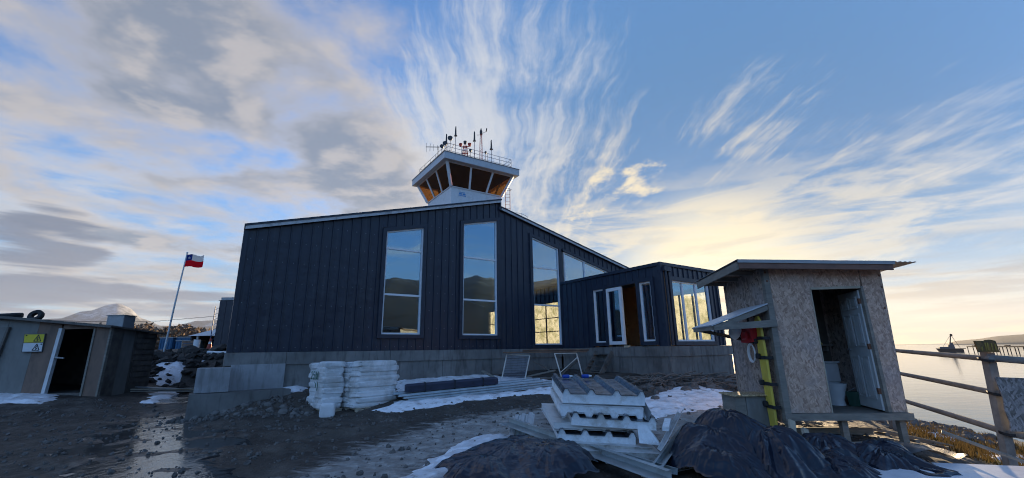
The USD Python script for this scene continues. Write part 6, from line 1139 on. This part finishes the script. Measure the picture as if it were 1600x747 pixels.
# timber offcuts by the hut leg
for k, (a, b, w, h, lab) in enumerate((((4.02, 6.75, 0.06), (4.18, 7.0, 0.52), 0.10, 0.03, 'pale plank standing against the front left hut leg'), ((4.22, 6.72, 0.06), (4.34, 6.98, 0.40), 0.09, 0.05, 'short square timber standing beside the hut leg'), ((4.3, 6.7, 0.10), (4.85, 6.95, 0.16), 0.10, 0.04, 'pale offcut lying before the hut step'), ((4.4, 7.0, 0.12), (5.5, 7.1, 0.14), 0.12, 0.03, 'long board lying under the hut floor edge'))):
    single('timber_offcut', lab, 'timber', beam(a, b, w, h, (0.2, -1, 0.1)), PALEW if k != 3 else WOOD)
p_ = Thing('old_pallet', 'grey weathered pallet lying on the slope behind the hut', 'pallet', (7.0, 8.6, -0.2))
for k in range(5): p_.part('slat', beam((6.45, 8.25 + 0.2 * k, 0.16 - 0.02 * k), (7.55, 8.15 + 0.2 * k, -0.10 - 0.02 * k), 0.10, 0.022), WOOD)
for k in range(3): p_.part('bearer', beam((6.5 + 0.5 * k, 8.15, 0.07 - 0.12 * k), (6.6 + 0.5 * k, 9.15, -0.02 - 0.12 * k), 0.07, 0.09), WOOD)
single('plank', 'grey plank pointing down the slope beside the hut', 'plank', beam((6.35, 6.95, 0.34), (7.0, 6.35, -0.02), 0.14, 0.03), WOOD)

# ---------------------------------------------------------------- stones, gravel, grass
STONE = plain('stone_look', (0.16, 0.15, 0.14), 0.85, var=0.3, scale=5, dirt=(0.10, 0.09, 0.08), dirt_amt=0.6, bump=0.4)
def stone(x, y, s, rg, sub=2):
    m = trimesh.creation.icosphere(subdivisions=sub, radius=s); m.apply_scale((1, rg.uniform(0.7, 1.2), rg.uniform(0.5, 0.8))); v = np.array(m.vertices); n_ = meshkit.fbm(v / s * 1.2 + rg.uniform(0, 50), 3, 2) - 0.5; m.vertices = v * (1 + 0.7 * n_)[:, None]; m.apply_translation((x, y, gz(x, y) + s * 0.2)); return m
rg = np.random.default_rng(33)
SP = [(-7.35, 11.25, 0.13), (-7.0, 11.1, 0.16), (-6.75, 11.45, 0.12), (-6.45, 11.2, 0.10), (-6.2, 11.5, 0.13), (-5.95, 11.15, 0.10), (-5.75, 11.4, 0.12), (-5.55, 11.0, 0.14), (-5.35, 11.25, 0.10), (-5.3, 11.0, 0.11), (-6.6, 10.9, 0.08), (-5.1, 10.85, 0.07), (-7.7, 11.1, 0.10), (-5.0, 11.05, 0.09)]
for x, y, s in SP: single('stone', 'grey stones scattered on the mud between the footing and the sack stacks', 'stone', stone(x, y, s * 0.8, rg), STONE, group='stones beside the sack stacks', smooth=40)
gr = []
def put(n, fx, smin, smax):
    for _ in range(n):
        x, y = fx(); s = smin + (smax - smin) * rg.random() ** 2.5; m = trimesh.creation.icosphere(subdivisions=1 if s > 0.04 else 0, radius=s); m.vertices = np.array(m.vertices) * rg.uniform(0.6, 1.2, size=(len(m.vertices), 1)); m.apply_translation((x, y, 0)); gr.append((m, x, y, s))
put(2600, lambda: (rg.uniform(-13, 6), rg.uniform(6, 13.5)), 0.010, 0.05)
put(260, lambda: (rg.uniform(-8.2, -4.9), rg.uniform(10.6, 12.0)), 0.02, 0.09)
put(420, lambda: (rg.uniform(-9, -4), rg.uniform(6.0, 12.2)), 0.012, 0.045)
put(500, lambda: (lambda t: (11 + t * 4 + rg.uniform(-1.2, 1.2), 12 + t * 5 + rg.uniform(-1, 1)))(rg.random()), 0.04, 0.16)
put(260, lambda: (rg.uniform(2.0, 9.0), rg.uniform(11.0, 13.6)), 0.03, 0.16)
zz = surf(np.array([q[1] for q in gr]), np.array([q[2] for q in gr])); parts = []
for (m, x, y, s), z in zip(gr, zz): m.apply_translation((0, 0, z + 0.15 * s)); parts.append(m)
setting('gravel', cat_(parts), plain('gravel_look', (0.11, 0.10, 0.092), 0.85, var=0.5, scale=3.0), kind='stuff')
def grass_look():
    g = Graph(); p = g.add('geometry') + '.position'; n = g.noise(p, 1.6, 5, 0.6)
    c = g.ramp(f'{n}.fac', [(0.3, (0.085, 0.055, 0.024)), (0.55, (0.12, 0.085, 0.035)), (0.7, (0.065, 0.075, 0.028))])
    d = g.add('diffuse_bsdf', color=c); t = g.add('translucent_bsdf', color=c); m = g.add('mix_closure', fac=0.3, closure1=f'{d}.BSDF', closure2=f'{t}.BSDF'); return g.build('dry_grass_look', surface=f'{m}.closure')
V, Fc = [], []
xs, ys = rg.uniform(6.4, 15, 26000), rg.uniform(6.8, 17, 26000); ok = (sdist(xs, ys, MASK['GRASS']) + 1.2 * fb(xs, ys, 0.9, 8) > -0.15) & (fb(xs, ys, 2.3, 31) > -0.06); xs, ys = xs[ok], ys[ok]; zs = surf(xs, ys)
for x, y, z in zip(xs, ys, zs):
    h = rg.uniform(0.05, 0.20); a = rg.uniform(0, 6.28); w = 0.012; l = rg.uniform(0.02, 0.12); b_ = rg.uniform(0, 6.28); i = len(V)
    V += [(x - math.cos(a) * w, y - math.sin(a) * w, z - 0.02), (x + math.cos(a) * w, y + math.sin(a) * w, z - 0.02), (x + math.cos(b_) * l, y + math.sin(b_) * l, z + h)]; Fc.append((i, i + 1, i + 2))
setting('grass', trimesh.Trimesh(np.array(V), np.array(Fc), process=False), grass_look(), kind='stuff')
# brushwood and driftwood heap along the annex base
tw_ = []
for k in range(130):
    x, y = rg.uniform(3.2, 8.6), rg.uniform(12.2, 13.9); a = rg.uniform(-0.6, 0.9); L = rg.uniform(0.2, 0.9); z = gz(x, y) + rg.uniform(0.02, 0.22)
    tw_.append(tube([(x - math.cos(a) * L / 2, y - math.sin(a) * L / 2, z), (x, y, z + rg.uniform(0, 0.08)), (x + math.cos(a) * L / 2, y + math.sin(a) * L / 2, z + rg.uniform(-0.08, 0.1))], rg.uniform(0.008, 0.03), 5))
setting('brushwood', cat_(tw_), DARKWOOD, kind='stuff')

# ---------------------------------------------------------------- the air between here and the mountains
g = Graph(); vol = g.add('principled_volume', color=(0.80, 0.88, 1.0), density=HAZE_DENSITY, anisotropy=0.25)
hz = trimesh.creation.box((14000, 14000, 470)); hz.apply_translation((0, 0, 470 / 2 - 8.0))
setting('haze', hz, g.build('haze_look', volume=f'{vol}.volume'), kind='stuff')
